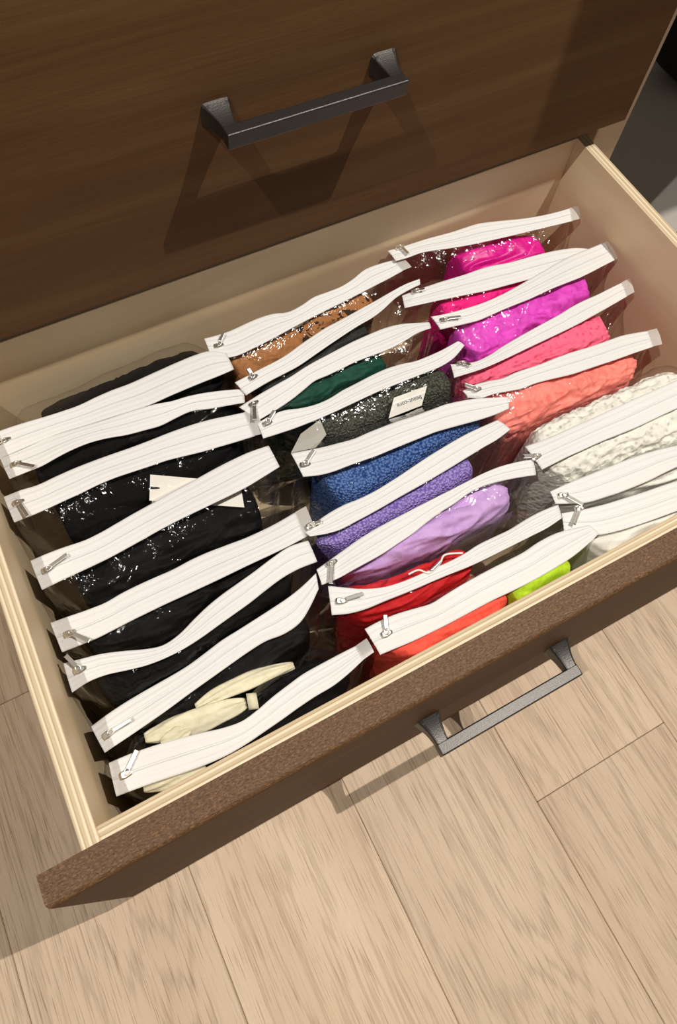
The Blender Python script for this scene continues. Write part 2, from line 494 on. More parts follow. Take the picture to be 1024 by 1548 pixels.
# ------------------------------------------------------------------ zip pouches: measured tape edges (back edge T, front edge B)
BAGS = {
 'La': dict(T=[(0.0515,0.3905,0.3003),(0.0666,0.3897,0.3009),(0.0817,0.3887,0.3006),(0.0980,0.3876,0.2994),(0.1135,0.3875,0.2977),(0.1292,0.3884,0.2956),(0.1453,0.3910,0.2937),(0.1628,0.3928,0.2922),(0.1793,0.3931,0.2915),(0.1960,0.3940,0.2916),(0.2129,0.3947,0.2925),(0.2298,0.3948,0.2939),(0.2481,0.3944,0.2956),(0.2648,0.3917,0.2973),(0.2782,0.3812,0.2986)],
  B=[(0.0467,0.3645,0.2973),(0.0619,0.3646,0.2980),(0.0771,0.3653,0.2982),(0.0936,0.3663,0.2978),(0.1091,0.3660,0.2970),(0.1249,0.3650,0.2960),(0.1408,0.3640,0.2951),(0.1581,0.3630,0.2945),(0.1744,0.3619,0.2943),(0.1909,0.3609,0.2946),(0.2077,0.3612,0.2953),(0.2246,0.3613,0.2962),(0.2428,0.3610,0.2971),(0.2601,0.3605,0.2977),(0.2776,0.3609,0.2980)],
  sl=(0.0581,0.3780,0.2980), pu=(0.0474,0.3755,0.3010), seal=0),
 'Lb': dict(T=[(0.0477,0.3691,0.2962),(0.0630,0.3692,0.2958),(0.0785,0.3684,0.2962),(0.0953,0.3670,0.2973),(0.1111,0.3646,0.2990),(0.1270,0.3619,0.3007),(0.1430,0.3595,0.3023),(0.1602,0.3575,0.3034),(0.1765,0.3561,0.3037),(0.1929,0.3543,0.3033),(0.2092,0.3510,0.3022),(0.2261,0.3501,0.3007),(0.2441,0.3472,0.2992),(0.2607,0.3428,0.2979),(0.2770,0.3369,0.2972)],
  B=[(0.0496,0.3410,0.2976),(0.0644,0.3406,0.2981),(0.0793,0.3402,0.2990),(0.0954,0.3420,0.3003),(0.1107,0.3426,0.3018),(0.1261,0.3418,0.3030),(0.1414,0.3389,0.3037),(0.1577,0.3347,0.3037),(0.1734,0.3326,0.3030),(0.1894,0.3314,0.3016),(0.2057,0.3339,0.2997),(0.2222,0.3353,0.2978),(0.2394,0.3310,0.2962),(0.2559,0.3277,0.2952),(0.2723,0.3235,0.2951)],
  sl=(0.0594,0.3521,0.3020), pu=(0.0787,0.3361,0.3050), seal=0),
 'Lc': dict(T=[(0.0411,0.3226,0.3046),(0.0557,0.3228,0.3041),(0.0704,0.3215,0.3032),(0.0865,0.3231,0.3021),(0.1018,0.3244,0.3010),(0.1173,0.3247,0.3000),(0.1331,0.3243,0.2994),(0.1501,0.3233,0.2993),(0.1663,0.3226,0.2996),(0.1825,0.3218,0.3002),(0.1989,0.3208,0.3011),(0.2154,0.3193,0.3021),(0.2331,0.3165,0.3030),(0.2495,0.3129,0.3038),(0.2661,0.3092,0.3043)],
  B=[(0.0422,0.2961,0.3034),(0.0568,0.2954,0.3039),(0.0715,0.2955,0.3041),(0.0874,0.2964,0.3039),(0.1024,0.2973,0.3035),(0.1176,0.2987,0.3030),(0.1330,0.2989,0.3024),(0.1497,0.2979,0.3019),(0.1655,0.2968,0.3015),(0.1815,0.2955,0.3012),(0.1974,0.2928,0.3011),(0.2134,0.2899,0.3010),(0.2309,0.2875,0.3011),(0.2474,0.2855,0.3011),(0.2641,0.2836,0.3013)],
  sl=(0.0512,0.3112,0.3040), pu=(0.0553,0.2898,0.3070), seal=1),
 'Ld': dict(T=[(0.0445,0.2556,0.3059),(0.0591,0.2559,0.3052),(0.0739,0.2554,0.3041),(0.0899,0.2541,0.3029),(0.1050,0.2555,0.3017),(0.1203,0.2579,0.3008),(0.1359,0.2603,0.3004),(0.1529,0.2621,0.3006),(0.1690,0.2635,0.3012),(0.1852,0.2648,0.3023),(0.2016,0.2661,0.3034),(0.2183,0.2675,0.3044),(0.2364,0.2685,0.3050),(0.2536,0.2687,0.3050),(0.2709,0.2674,0.3046)],
  B=[(0.0451,0.2284,0.3033),(0.0595,0.2293,0.3023),(0.0743,0.2300,0.3012),(0.0903,0.2307,0.3003),(0.1055,0.2316,0.2997),(0.1208,0.2330,0.2998),(0.1364,0.2344,0.3004),(0.1532,0.2355,0.3016),(0.1692,0.2359,0.3032),(0.1852,0.2358,0.3049),(0.2015,0.2358,0.3064),(0.2180,0.2361,0.3073),(0.2359,0.2371,0.3075),(0.2530,0.2397,0.3068),(0.2706,0.2430,0.3054)],
  sl=(0.0551,0.2418,0.3050), pu=(0.0769,0.2464,0.3080), seal=0),
 'Le': dict(T=[(0.0420,0.2014,0.2965),(0.0567,0.1995,0.2974),(0.0715,0.1977,0.2982),(0.0874,0.1966,0.2988),(0.1023,0.1980,0.2991),(0.1175,0.1985,0.2991),(0.1329,0.1986,0.2987),(0.1496,0.1987,0.2980),(0.1654,0.1999,0.2973),(0.1815,0.2001,0.2965),(0.1978,0.1991,0.2958),(0.2143,0.1980,0.2953),(0.2322,0.1981,0.2950),(0.2492,0.1989,0.2950),(0.2664,0.2005,0.2952)],
  B=[(0.0427,0.1750,0.2945),(0.0571,0.1738,0.2947),(0.0716,0.1729,0.2952),(0.0873,0.1732,0.2959),(0.1020,0.1736,0.2966),(0.1170,0.1736,0.2973),(0.1322,0.1735,0.2979),(0.1486,0.1732,0.2983),(0.1641,0.1730,0.2985),(0.1798,0.1730,0.2986),(0.1958,0.1732,0.2985),(0.2119,0.1734,0.2982),(0.2295,0.1733,0.2979),(0.2462,0.1737,0.2974),(0.2631,0.1748,0.2968)],
  sl=(0.0536,0.1857,0.2990), pu=(0.0675,0.1695,0.3020), seal=1),
 'Lf': dict(T=[(0.0421,0.1630,0.3043),(0.0565,0.1606,0.3021),(0.0712,0.1579,0.3001),(0.0869,0.1527,0.2986),(0.1015,0.1470,0.2980),(0.1164,0.1429,0.2983),(0.1315,0.1447,0.2995),(0.1472,0.1502,0.3012),(0.1621,0.1548,0.3033),(0.1777,0.1582,0.3052),(0.1937,0.1607,0.3066),(0.2100,0.1635,0.3073),(0.2278,0.1674,0.3072),(0.2450,0.1702,0.3064),(0.2622,0.1684,0.3050)],
  B=[(0.0410,0.1387,0.3046),(0.0549,0.1411,0.3034),(0.0692,0.1401,0.3023),(0.0849,0.1363,0.3014),(0.0997,0.1331,0.3010),(0.1149,0.1316,0.3012),(0.1301,0.1316,0.3018),(0.1466,0.1332,0.3028),(0.1619,0.1357,0.3038),(0.1775,0.1382,0.3046),(0.1934,0.1410,0.3050),(0.2094,0.1447,0.3049),(0.2270,0.1483,0.3043),(0.2440,0.1497,0.3034),(0.2613,0.1486,0.3023)],
  sl=(0.0520,0.1522,0.3050), pu=(0.0461,0.1665,0.3080), seal=0),
 'Lg': dict(T=[(0.0447,0.1102,0.2965),(0.0578,0.1134,0.2945),(0.0715,0.1157,0.2930),(0.0866,0.1172,0.2922),(0.1011,0.1180,0.2923),(0.1157,0.1186,0.2933),(0.1305,0.1198,0.2949),(0.1461,0.1223,0.2969),(0.1609,0.1248,0.2988),(0.1761,0.1260,0.3003),(0.1915,0.1275,0.3011),(0.2072,0.1294,0.3012),(0.2243,0.1318,0.3006),(0.2404,0.1357,0.2994),(0.2566,0.1414,0.2978)],
  B=[(0.0480,0.0872,0.2981),(0.0613,0.0892,0.2969),(0.0749,0.0912,0.2958),(0.0897,0.0934,0.2952),(0.1037,0.0956,0.2951),(0.1179,0.0980,0.2955),(0.1323,0.1002,0.2963),(0.1480,0.1025,0.2972),(0.1628,0.1047,0.2980),(0.1779,0.1068,0.2985),(0.1933,0.1081,0.2986),(0.2091,0.1067,0.2983),(0.2253,0.1094,0.2976),(0.2394,0.1179,0.2967),(0.2527,0.1285,0.2958)],
  sl=(0.0553,0.0986,0.2990), pu=(0.0764,0.1001,0.3020), seal=0),
 'Lh': dict(T=[(0.0483,0.0788,0.2997),(0.0623,0.0775,0.3011),(0.0764,0.0753,0.3029),(0.0916,0.0723,0.3047),(0.1057,0.0690,0.3062),(0.1199,0.0654,0.3070),(0.1340,0.0614,0.3072),(0.1494,0.0592,0.3066),(0.1638,0.0614,0.3053),(0.1783,0.0650,0.3038),(0.1933,0.0679,0.3022),(0.2087,0.0704,0.3008),(0.2256,0.0711,0.2998),(0.2417,0.0713,0.2994),(0.2579,0.0711,0.2997)],
  B=[(0.0456,0.0544,0.3005),(0.0596,0.0525,0.3009),(0.0738,0.0502,0.3016),(0.0891,0.0475,0.3026),(0.1034,0.0450,0.3034),(0.1179,0.0432,0.3040),(0.1326,0.0424,0.3043),(0.1483,0.0431,0.3042),(0.1631,0.0448,0.3037),(0.1782,0.0466,0.3032),(0.1934,0.0487,0.3026),(0.2090,0.0503,0.3022),(0.2260,0.0511,0.3021),(0.2418,0.0539,0.3023),(0.2575,0.0580,0.3027)],
  sl=(0.0576,0.0649,0.3050), pu=(0.0709,0.0764,0.3080), seal=1),
 'Ma': dict(T=[(0.2663,0.4092,0.2950),(0.2811,0.4079,0.2941),(0.2962,0.4080,0.2932),(0.3129,0.4098,0.2927),(0.3284,0.4105,0.2926),(0.3435,0.4088,0.2929),(0.3578,0.4041,0.2936),(0.3743,0.4053,0.2944),(0.3902,0.4089,0.2953),(0.4059,0.4082,0.2962),(0.4219,0.4079,0.2968),(0.4383,0.4113,0.2972),(0.4560,0.4175,0.2972),(0.4730,0.4179,0.2970),(0.4899,0.4164,0.2965)],
  B=[(0.2639,0.3879,0.2974),(0.2752,0.3780,0.2969),(0.2894,0.3755,0.2962),(0.3062,0.3772,0.2955),(0.3222,0.3792,0.2947),(0.3383,0.3816,0.2942),(0.3547,0.3842,0.2938),(0.3724,0.3866,0.2935),(0.3891,0.3884,0.2935),(0.4059,0.3901,0.2936),(0.4229,0.3918,0.2939),(0.4401,0.3935,0.2942),(0.4587,0.3954,0.2946),(0.4763,0.3974,0.2950),(0.4941,0.3998,0.2955)],
  sl=(0.2755,0.3933,0.2970), pu=(0.2849,0.4028,0.3000), seal=1),
 'Mb': dict(T=[(0.2714,0.3450,0.3015),(0.2864,0.3473,0.3008),(0.3016,0.3493,0.3001),(0.3181,0.3512,0.2997),(0.3335,0.3542,0.2995),(0.3491,0.3584,0.2997),(0.3648,0.3620,0.3001),(0.3819,0.3654,0.3007),(0.3979,0.3671,0.3013),(0.4142,0.3688,0.3019),(0.4309,0.3710,0.3021),(0.4479,0.3735,0.3020),(0.4666,0.3766,0.3016),(0.4843,0.3794,0.3010),(0.5019,0.3797,0.3003)],
  B=[(0.2759,0.3288,0.2986),(0.2904,0.3314,0.2984),(0.3050,0.3335,0.2985),(0.3207,0.3348,0.2990),(0.3354,0.3362,0.2999),(0.3502,0.3390,0.3010),(0.3651,0.3420,0.3023),(0.3813,0.3453,0.3035),(0.3967,0.3485,0.3043),(0.4125,0.3513,0.3047),(0.4288,0.3539,0.3044),(0.4454,0.3590,0.3035),(0.4638,0.3668,0.3021),(0.4815,0.3714,0.3004),(0.4995,0.3737,0.2988)],
  sl=(0.2899,0.3424,0.3030), pu=(0.2885,0.3509,0.3060), seal=0),
 'Mc': dict(T=[(0.2634,0.3169,0.3035),(0.2772,0.3185,0.3059),(0.2913,0.3200,0.3078),(0.3067,0.3213,0.3091),(0.3215,0.3234,0.3093),(0.3367,0.3270,0.3086),(0.3525,0.3304,0.3070),(0.3699,0.3334,0.3049),(0.3865,0.3362,0.3027),(0.4032,0.3386,0.3009),(0.4198,0.3400,0.2997),(0.4362,0.3402,0.2994),(0.4527,0.3374,0.3001),(0.4668,0.3316,0.3014),(0.4804,0.3249,0.3031)],
  B=[(0.2728,0.2958,0.3040),(0.2860,0.2972,0.3053),(0.2994,0.2989,0.3063),(0.3139,0.3021,0.3067),(0.3277,0.3065,0.3065),(0.3417,0.3112,0.3056),(0.3563,0.3122,0.3042),(0.3723,0.3137,0.3027),(0.3875,0.3154,0.3014),(0.4025,0.3156,0.3006),(0.4173,0.3151,0.3005),(0.4320,0.3149,0.3012),(0.4479,0.3162,0.3025),(0.4626,0.3177,0.3043),(0.4769,0.3160,0.3061)],
  sl=(0.2768,0.3123,0.3060), pu=(0.2687,0.2916,0.3090), seal=0),
 'Md': dict(T=[(0.2716,0.2932,0.3041),(0.2867,0.2960,0.3029),(0.3018,0.2965,0.3008),(0.3176,0.2931,0.2985),(0.3331,0.2916,0.2963),(0.3489,0.2927,0.2946),(0.3651,0.2958,0.2939),(0.3823,0.2972,0.2940),(0.3981,0.2979,0.2951),(0.4138,0.2976,0.2969),(0.4288,0.2950,0.2990),(0.4436,0.2908,0.3009),(0.4606,0.2897,0.3024),(0.4772,0.2900,0.3031),(0.4946,0.2919,0.3030)],
  B=[(0.2702,0.2776,0.3014),(0.2851,0.2763,0.3007),(0.3004,0.2756,0.2995),(0.3172,0.2757,0.2982),(0.3331,0.2760,0.2971),(0.3492,0.2765,0.2964),(0.3652,0.2771,0.2963),(0.3824,0.2775,0.2970),(0.3984,0.2773,0.2981),(0.4142,0.2762,0.2996),(0.4302,0.2751,0.3010),(0.4465,0.2741,0.3021),(0.4644,0.2736,0.3025),(0.4819,0.2772,0.3022),(0.4996,0.2856,0.3011)],
  sl=(0.2800,0.2891,0.3010), pu=(0.2909,0.2967,0.3040), seal=0),
 'Me': dict(T=[(0.2873,0.2535,0.2989),(0.3018,0.2500,0.2990),(0.3163,0.2464,0.2996),(0.3319,0.2429,0.3007),(0.3467,0.2401,0.3020),(0.3619,0.2396,0.3032),(0.3773,0.2387,0.3042),(0.3941,0.2374,0.3047),(0.4100,0.2356,0.3045),(0.4264,0.2348,0.3039),(0.4432,0.2343,0.3028),(0.4596,0.2315,0.3017),(0.4769,0.2274,0.3006),(0.4921,0.2217,0.3000),(0.5069,0.2155,0.2999)],
  B=[(0.2867,0.2267,0.3004),(0.2998,0.2216,0.3013),(0.3133,0.2185,0.3024),(0.3284,0.2170,0.3037),(0.3426,0.2153,0.3047),(0.3571,0.2138,0.3054),(0.3719,0.2134,0.3055),(0.3883,0.2130,0.3050),(0.4039,0.2127,0.3038),(0.4200,0.2125,0.3022),(0.4361,0.2111,0.3004),(0.4521,0.2092,0.2988),(0.4692,0.2069,0.2976),(0.4853,0.2054,0.2973),(0.5015,0.2049,0.2978)],
  sl=(0.2934,0.2361,0.3040), pu=(0.3064,0.2443,0.3070), seal=0),
 'Mf': dict(T=[(0.2641,0.1782,0.2975),(0.2779,0.1833,0.2968),(0.2922,0.1859,0.2968),(0.3078,0.1868,0.2973),(0.3222,0.1855,0.2983),(0.3366,0.1852,0.2996),(0.3513,0.1864,0.3009),(0.3674,0.1882,0.3021),(0.3826,0.1904,0.3028),(0.3982,0.1926,0.3031),(0.4143,0.1946,0.3029),(0.4307,0.1966,0.3022),(0.4487,0.1981,0.3012),(0.4658,0.1987,0.3001),(0.4829,0.1987,0.2990)],
  B=[(0.2663,0.1724,0.3005),(0.2802,0.1687,0.2995),(0.2946,0.1668,0.2987),(0.3106,0.1675,0.2984),(0.3256,0.1682,0.2983),(0.3407,0.1691,0.2986),(0.3559,0.1704,0.2990),(0.3725,0.1715,0.2994),(0.3881,0.1725,0.2999),(0.4039,0.1739,0.3002),(0.4201,0.1755,0.3003),(0.4365,0.1773,0.3004),(0.4544,0.1793,0.3004),(0.4713,0.1807,0.3003),(0.4883,0.1841,0.3003)],
  sl=(0.2720,0.1811,0.3020), pu=(0.2778,0.1799,0.3050), seal=0),
 'Mg': dict(T=[(0.2578,0.1431,0.3006),(0.2726,0.1454,0.3015),(0.2874,0.1478,0.3027),(0.3036,0.1503,0.3039),(0.3190,0.1516,0.3049),(0.3347,0.1524,0.3055),(0.3508,0.1528,0.3055),(0.3684,0.1534,0.3050),(0.3853,0.1541,0.3041),(0.4025,0.1547,0.3030),(0.4200,0.1555,0.3020),(0.4376,0.1561,0.3012),(0.4562,0.1552,0.3009),(0.4729,0.1521,0.3012),(0.4891,0.1478,0.3019)],
  B=[(0.2553,0.1283,0.3035),(0.2698,0.1269,0.3045),(0.2846,0.1274,0.3054),(0.3007,0.1279,0.3060),(0.3161,0.1288,0.3061),(0.3318,0.1309,0.3057),(0.3479,0.1333,0.3047),(0.3655,0.1372,0.3032),(0.3824,0.1405,0.3016),(0.3996,0.1427,0.3001),(0.4170,0.1458,0.2990),(0.4340,0.1458,0.2986),(0.4516,0.1425,0.2990),(0.4673,0.1380,0.3002),(0.4823,0.1326,0.3019)],
  sl=(0.2713,0.1410,0.3050), pu=(0.2603,0.1226,0.3080), seal=0),
 'Mh': dict(T=[(0.2597,0.1256,0.3024),(0.2724,0.1176,0.3024),(0.2854,0.1100,0.3017),(0.3006,0.1041,0.3005),(0.3160,0.1013,0.2991),(0.3320,0.1002,0.2977),(0.3483,0.0999,0.2966),(0.3658,0.0988,0.2961),(0.3821,0.0989,0.2961),(0.3986,0.1003,0.2968),(0.4149,0.0999,0.2979),(0.4314,0.0992,0.2992),(0.4494,0.1005,0.3004),(0.4664,0.1007,0.3012),(0.4837,0.0990,0.3014)],
  B=[(0.2514,0.1022,0.3008),(0.2655,0.0970,0.3000),(0.2804,0.0942,0.2988),(0.2971,0.0932,0.2975),(0.3129,0.0920,0.2964),(0.3288,0.0909,0.2956),(0.3448,0.0900,0.2954),(0.3619,0.0887,0.2958),(0.3777,0.0869,0.2970),(0.3935,0.0859,0.2986),(0.4095,0.0854,0.3005),(0.4257,0.0849,0.3022),(0.4434,0.0845,0.3034),(0.4605,0.0843,0.3038),(0.4783,0.0863,0.3033)],
  sl=(0.2636,0.1085,0.3010), pu=(0.2818,0.1051,0.3040), seal=0),
 'Mi': dict(T=[(0.2705,0.0797,0.3006),(0.2852,0.0798,0.3015),(0.2999,0.0784,0.3028),(0.3155,0.0752,0.3044),(0.3300,0.0722,0.3059),(0.3449,0.0730,0.3070),(0.3605,0.0739,0.3075),(0.3776,0.0744,0.3075),(0.3941,0.0747,0.3068),(0.4109,0.0747,0.3057),(0.4282,0.0749,0.3044),(0.4457,0.0770,0.3031),(0.4644,0.0771,0.3019),(0.4815,0.0742,0.3012),(0.4979,0.0699,0.3009)],
  B=[(0.2716,0.0553,0.3019),(0.2864,0.0540,0.3017),(0.3013,0.0526,0.3020),(0.3173,0.0519,0.3026),(0.3325,0.0513,0.3034),(0.3478,0.0511,0.3041),(0.3633,0.0511,0.3046),(0.3803,0.0510,0.3048),(0.3964,0.0503,0.3049),(0.4127,0.0498,0.3047),(0.4294,0.0499,0.3044),(0.4464,0.0505,0.3041),(0.4648,0.0519,0.3039),(0.4821,0.0548,0.3038),(0.4996,0.0589,0.3039)],
  sl=(0.2844,0.0675,0.3060), pu=(0.2901,0.0810,0.3090), seal=0),
 'Ra': dict(T=[(0.4896,0.4279,0.3002),(0.5052,0.4269,0.2996),(0.5212,0.4264,0.2991),(0.5383,0.4257,0.2987),(0.5541,0.4240,0.2985),(0.5699,0.4223,0.2986),(0.5861,0.4218,0.2988),(0.6032,0.4203,0.2993),(0.6180,0.4160,0.2998),(0.6326,0.4110,0.3003),(0.6471,0.4059,0.3008),(0.6622,0.4017,0.3012),(0.6791,0.3979,0.3014),(0.6955,0.3957,0.3016),(0.7126,0.3944,0.3015)],
  B=[(0.4895,0.4101,0.3024),(0.5041,0.4087,0.3024),(0.5194,0.4088,0.3021),(0.5350,0.4063,0.3015),(0.5494,0.4029,0.3009),(0.5641,0.3998,0.3001),(0.5792,0.3972,0.2994),(0.5957,0.3950,0.2987),(0.6112,0.3929,0.2983),(0.6267,0.3907,0.2980),(0.6421,0.3885,0.2979),(0.6575,0.3861,0.2982),(0.6740,0.3835,0.2987),(0.6892,0.3807,0.2994),(0.7044,0.3779,0.3002)],
  sl=(0.5033,0.4251,0.3020), pu=(0.5045,0.4102,0.3050), seal=1),
 'Rb': dict(T=[(0.4767,0.3723,0.2934),(0.4926,0.3722,0.2931),(0.5086,0.3720,0.2929),(0.5256,0.3709,0.2929),(0.5414,0.3695,0.2931),(0.5574,0.3683,0.2934),(0.5735,0.3672,0.2938),(0.5903,0.3646,0.2942),(0.6058,0.3612,0.2945),(0.6219,0.3590,0.2949),(0.6384,0.3571,0.2951),(0.6547,0.3546,0.2952),(0.6721,0.3512,0.2952),(0.6877,0.3466,0.2951),(0.7014,0.3392,0.2949)],
  B=[(0.4699,0.3553,0.2964),(0.4850,0.3529,0.2959),(0.5003,0.3506,0.2952),(0.5170,0.3481,0.2945),(0.5326,0.3456,0.2936),(0.5483,0.3429,0.2929),(0.5641,0.3401,0.2923),(0.5812,0.3378,0.2919),(0.5975,0.3359,0.2917),(0.6137,0.3339,0.2919),(0.6298,0.3318,0.2923),(0.6459,0.3295,0.2930),(0.6632,0.3274,0.2939),(0.6797,0.3257,0.2948),(0.6963,0.3241,0.2956)],
  sl=(0.4918,0.3691,0.2960), pu=(0.4953,0.3676,0.2990), seal=0),
 'Rc': dict(T=[(0.4867,0.3309,0.3015),(0.5013,0.3279,0.3015),(0.5162,0.3255,0.3014),(0.5326,0.3237,0.3013),(0.5484,0.3229,0.3012),(0.5645,0.3233,0.3011),(0.5812,0.3249,0.3010),(0.5993,0.3270,0.3010),(0.6165,0.3293,0.3009),(0.6339,0.3317,0.3009),(0.6517,0.3344,0.3008),(0.6694,0.3359,0.3006),(0.6884,0.3363,0.3004),(0.7063,0.3365,0.3002),(0.7190,0.3366,0.3000)],
  B=[(0.4887,0.3145,0.2985),(0.5029,0.3119,0.2985),(0.5170,0.3091,0.2988),(0.5323,0.3067,0.2994),(0.5473,0.3066,0.3002),(0.5623,0.3065,0.3011),(0.5773,0.3059,0.3021),(0.5936,0.3053,0.3030),(0.6093,0.3055,0.3036),(0.6254,0.3060,0.3039),(0.6418,0.3060,0.3037),(0.6586,0.3060,0.3031),(0.6774,0.3072,0.3022),(0.6956,0.3091,0.3010),(0.7142,0.3111,0.2998)],
  sl=(0.4969,0.3211,0.3030), pu=(0.5125,0.3152,0.3060), seal=1),
 'Rd': dict(T=[(0.4781,0.2760,0.2933),(0.4911,0.2708,0.2936),(0.5044,0.2670,0.2947),(0.5196,0.2669,0.2964),(0.5342,0.2686,0.2984),(0.5488,0.2698,0.3002),(0.5639,0.2709,0.3016),(0.5807,0.2722,0.3022),(0.5971,0.2738,0.3020),(0.6144,0.2760,0.3009),(0.6324,0.2791,0.2994),(0.6505,0.2812,0.2976),(0.6698,0.2821,0.2961),(0.6880,0.2836,0.2950),(0.7059,0.2848,0.2947)],
  B=[(0.4720,0.2595,0.2958),(0.4860,0.2576,0.2965),(0.4999,0.2555,0.2977),(0.5151,0.2545,0.2990),(0.5295,0.2542,0.3004),(0.5442,0.2541,0.3013),(0.5596,0.2545,0.3016),(0.5767,0.2552,0.3012),(0.5933,0.2563,0.3000),(0.6106,0.2576,0.2983),(0.6284,0.2593,0.2964),(0.6465,0.2616,0.2947),(0.6656,0.2638,0.2935),(0.6832,0.2658,0.2932),(0.7003,0.2675,0.2938)],
  sl=(0.4877,0.2703,0.3000), pu=(0.4907,0.2655,0.3030), seal=1),
 'Re': dict(T=[(0.4739,0.2449,0.2910),(0.4888,0.2454,0.2916),(0.5024,0.2425,0.2930),(0.5164,0.2383,0.2949),(0.5306,0.2374,0.2970),(0.5446,0.2354,0.2989),(0.5590,0.2333,0.3002),(0.5754,0.2325,0.3008),(0.5913,0.2318,0.3004),(0.6076,0.2304,0.2993),(0.6245,0.2292,0.2976),(0.6420,0.2287,0.2958),(0.6608,0.2281,0.2941),(0.6773,0.2253,0.2928),(0.6931,0.2217,0.2922)],
  B=[(0.4732,0.2348,0.2937),(0.4855,0.2289,0.2937),(0.4992,0.2269,0.2942),(0.5135,0.2229,0.2951),(0.5268,0.2192,0.2962),(0.5412,0.2181,0.2971),(0.5555,0.2157,0.2977),(0.5709,0.2125,0.2978),(0.5859,0.2101,0.2974),(0.6017,0.2088,0.2966),(0.6178,0.2076,0.2957),(0.6342,0.2065,0.2947),(0.6516,0.2053,0.2941),(0.6678,0.2040,0.2939),(0.6837,0.2023,0.2942)],
  sl=(0.4856,0.2382,0.2980), pu=(0.4759,0.2468,0.3010), seal=1),
 'Rf': dict(T=[(0.4901,0.1622,0.3011),(0.5053,0.1612,0.3004),(0.5204,0.1602,0.3001),(0.5366,0.1597,0.3004),(0.5516,0.1592,0.3011),(0.5665,0.1585,0.3022),(0.5815,0.1579,0.3034),(0.5979,0.1573,0.3044),(0.6134,0.1568,0.3053),(0.6293,0.1565,0.3057),(0.6457,0.1561,0.3057),(0.6626,0.1558,0.3053),(0.6810,0.1554,0.3046),(0.6986,0.1550,0.3037),(0.7165,0.1545,0.3027)],
  B=[(0.4892,0.1341,0.3041),(0.5041,0.1346,0.3031),(0.5191,0.1350,0.3023),(0.5351,0.1347,0.3017),(0.5500,0.1344,0.3014),(0.5649,0.1338,0.3014),(0.5796,0.1327,0.3016),(0.5955,0.1316,0.3019),(0.6105,0.1310,0.3023),(0.6259,0.1307,0.3027),(0.6414,0.1305,0.3030),(0.6570,0.1301,0.3033),(0.6740,0.1294,0.3035),(0.6900,0.1288,0.3036),(0.7062,0.1282,0.3037)],
  sl=(0.4924,0.1474,0.3050), pu=(0.4794,0.1520,0.3080), seal=0),
 'Rg': dict(T=[(0.4845,0.1131,0.3011),(0.4995,0.1123,0.3028),(0.5147,0.1111,0.3043),(0.5314,0.1097,0.3051),(0.5475,0.1084,0.3051),(0.5643,0.1072,0.3045),(0.5815,0.1057,0.3032),(0.6002,0.1036,0.3015),(0.6174,0.1005,0.2999),(0.6346,0.0971,0.2985),(0.6517,0.0938,0.2975),(0.6685,0.0904,0.2973),(0.6864,0.0871,0.2976),(0.7029,0.0840,0.2985),(0.7190,0.0808,0.2997)],
  B=[(0.4829,0.1010,0.2993),(0.4962,0.0945,0.3003),(0.5099,0.0888,0.3013),(0.5264,0.0857,0.3021),(0.5423,0.0833,0.3025),(0.5589,0.0817,0.3025),(0.5761,0.0806,0.3021),(0.5951,0.0805,0.3015),(0.6130,0.0800,0.3009),(0.6308,0.0786,0.3004),(0.6487,0.0770,0.3002),(0.6664,0.0754,0.3002),(0.6855,0.0736,0.3005),(0.7034,0.0720,0.3010),(0.7210,0.0704,0.3015)],
  sl=(0.4926,0.1042,0.3030), pu=(0.5019,0.0867,0.3060), seal=0),
 'Rh': dict(T=[(0.4849,0.0920,0.2948),(0.5004,0.0875,0.2945),(0.5164,0.0837,0.2943),(0.5340,0.0804,0.2942),(0.5506,0.0777,0.2943),(0.5673,0.0750,0.2946),(0.5843,0.0727,0.2949),(0.6027,0.0701,0.2952),(0.6199,0.0674,0.2954),(0.6374,0.0647,0.2954),(0.6553,0.0619,0.2952),(0.6734,0.0592,0.2949),(0.6930,0.0561,0.2946),(0.7114,0.0532,0.2943),(0.7190,0.0502,0.2942)],
  B=[(0.4777,0.0770,0.2930),(0.4904,0.0681,0.2936),(0.5033,0.0597,0.2944),(0.5198,0.0549,0.2954),(0.5360,0.0517,0.2964),(0.5526,0.0490,0.2973),(0.5697,0.0467,0.2979),(0.5886,0.0444,0.2981),(0.6067,0.0424,0.2978),(0.6254,0.0403,0.2971),(0.6445,0.0385,0.2959),(0.6642,0.0385,0.2945),(0.6854,0.0385,0.2932),(0.7053,0.0385,0.2921),(0.7210,0.0385,0.2914)],
  sl=(0.5019,0.0884,0.2970), pu=(0.4826,0.0751,0.3000), seal=0),
}
ORDER = {'L': 'abcdefgh', 'M': 'abcdefghi', 'R': 'abcdefgh'}

def cr(P, t):
    n = len(P) - 1
    f = max(0.0, min(0.999999, t)) * n
    i = int(f); f -= i
    p0, p1, p2, p3 = P[max(i - 1, 0)], P[i], P[i + 1], P[min(i + 2, n)]
    return 0.5 * ((2 * p1) + (p2 - p0) * f + (2 * p0 - 5 * p1 + 4 * p2 - p3) * f * f + (3 * p1 - p0 - 3 * p2 + p3) * f ** 3)

class Bag: pass
bags = {}
for key, d in BAGS.items():
    b = Bag(); b.key = key
    b.T = [Vector(v) for v in d['T']]; b.B = [Vector(v) for v in d['B']]
    b.sl = Vector(d['sl']); b.pu = Vector(d['pu']); b.seal = d['seal']
    b.z = sum(v.z for v in b.T + b.B) / (2 * len(b.T))
    b.xs = [(t.x + u.x) / 2 for t, u in zip(b.T, b.B)]
    bags[key] = b

def y_of(P, x):
    if x <= P[0].x: return P[0].y
    for a, c in zip(P[:-1], P[1:]):
        if a.x <= x <= c.x and c.x > a.x:
            return a.y + (c.y - a.y) * (x - a.x) / (c.x - a.x)
    return P[-1].y

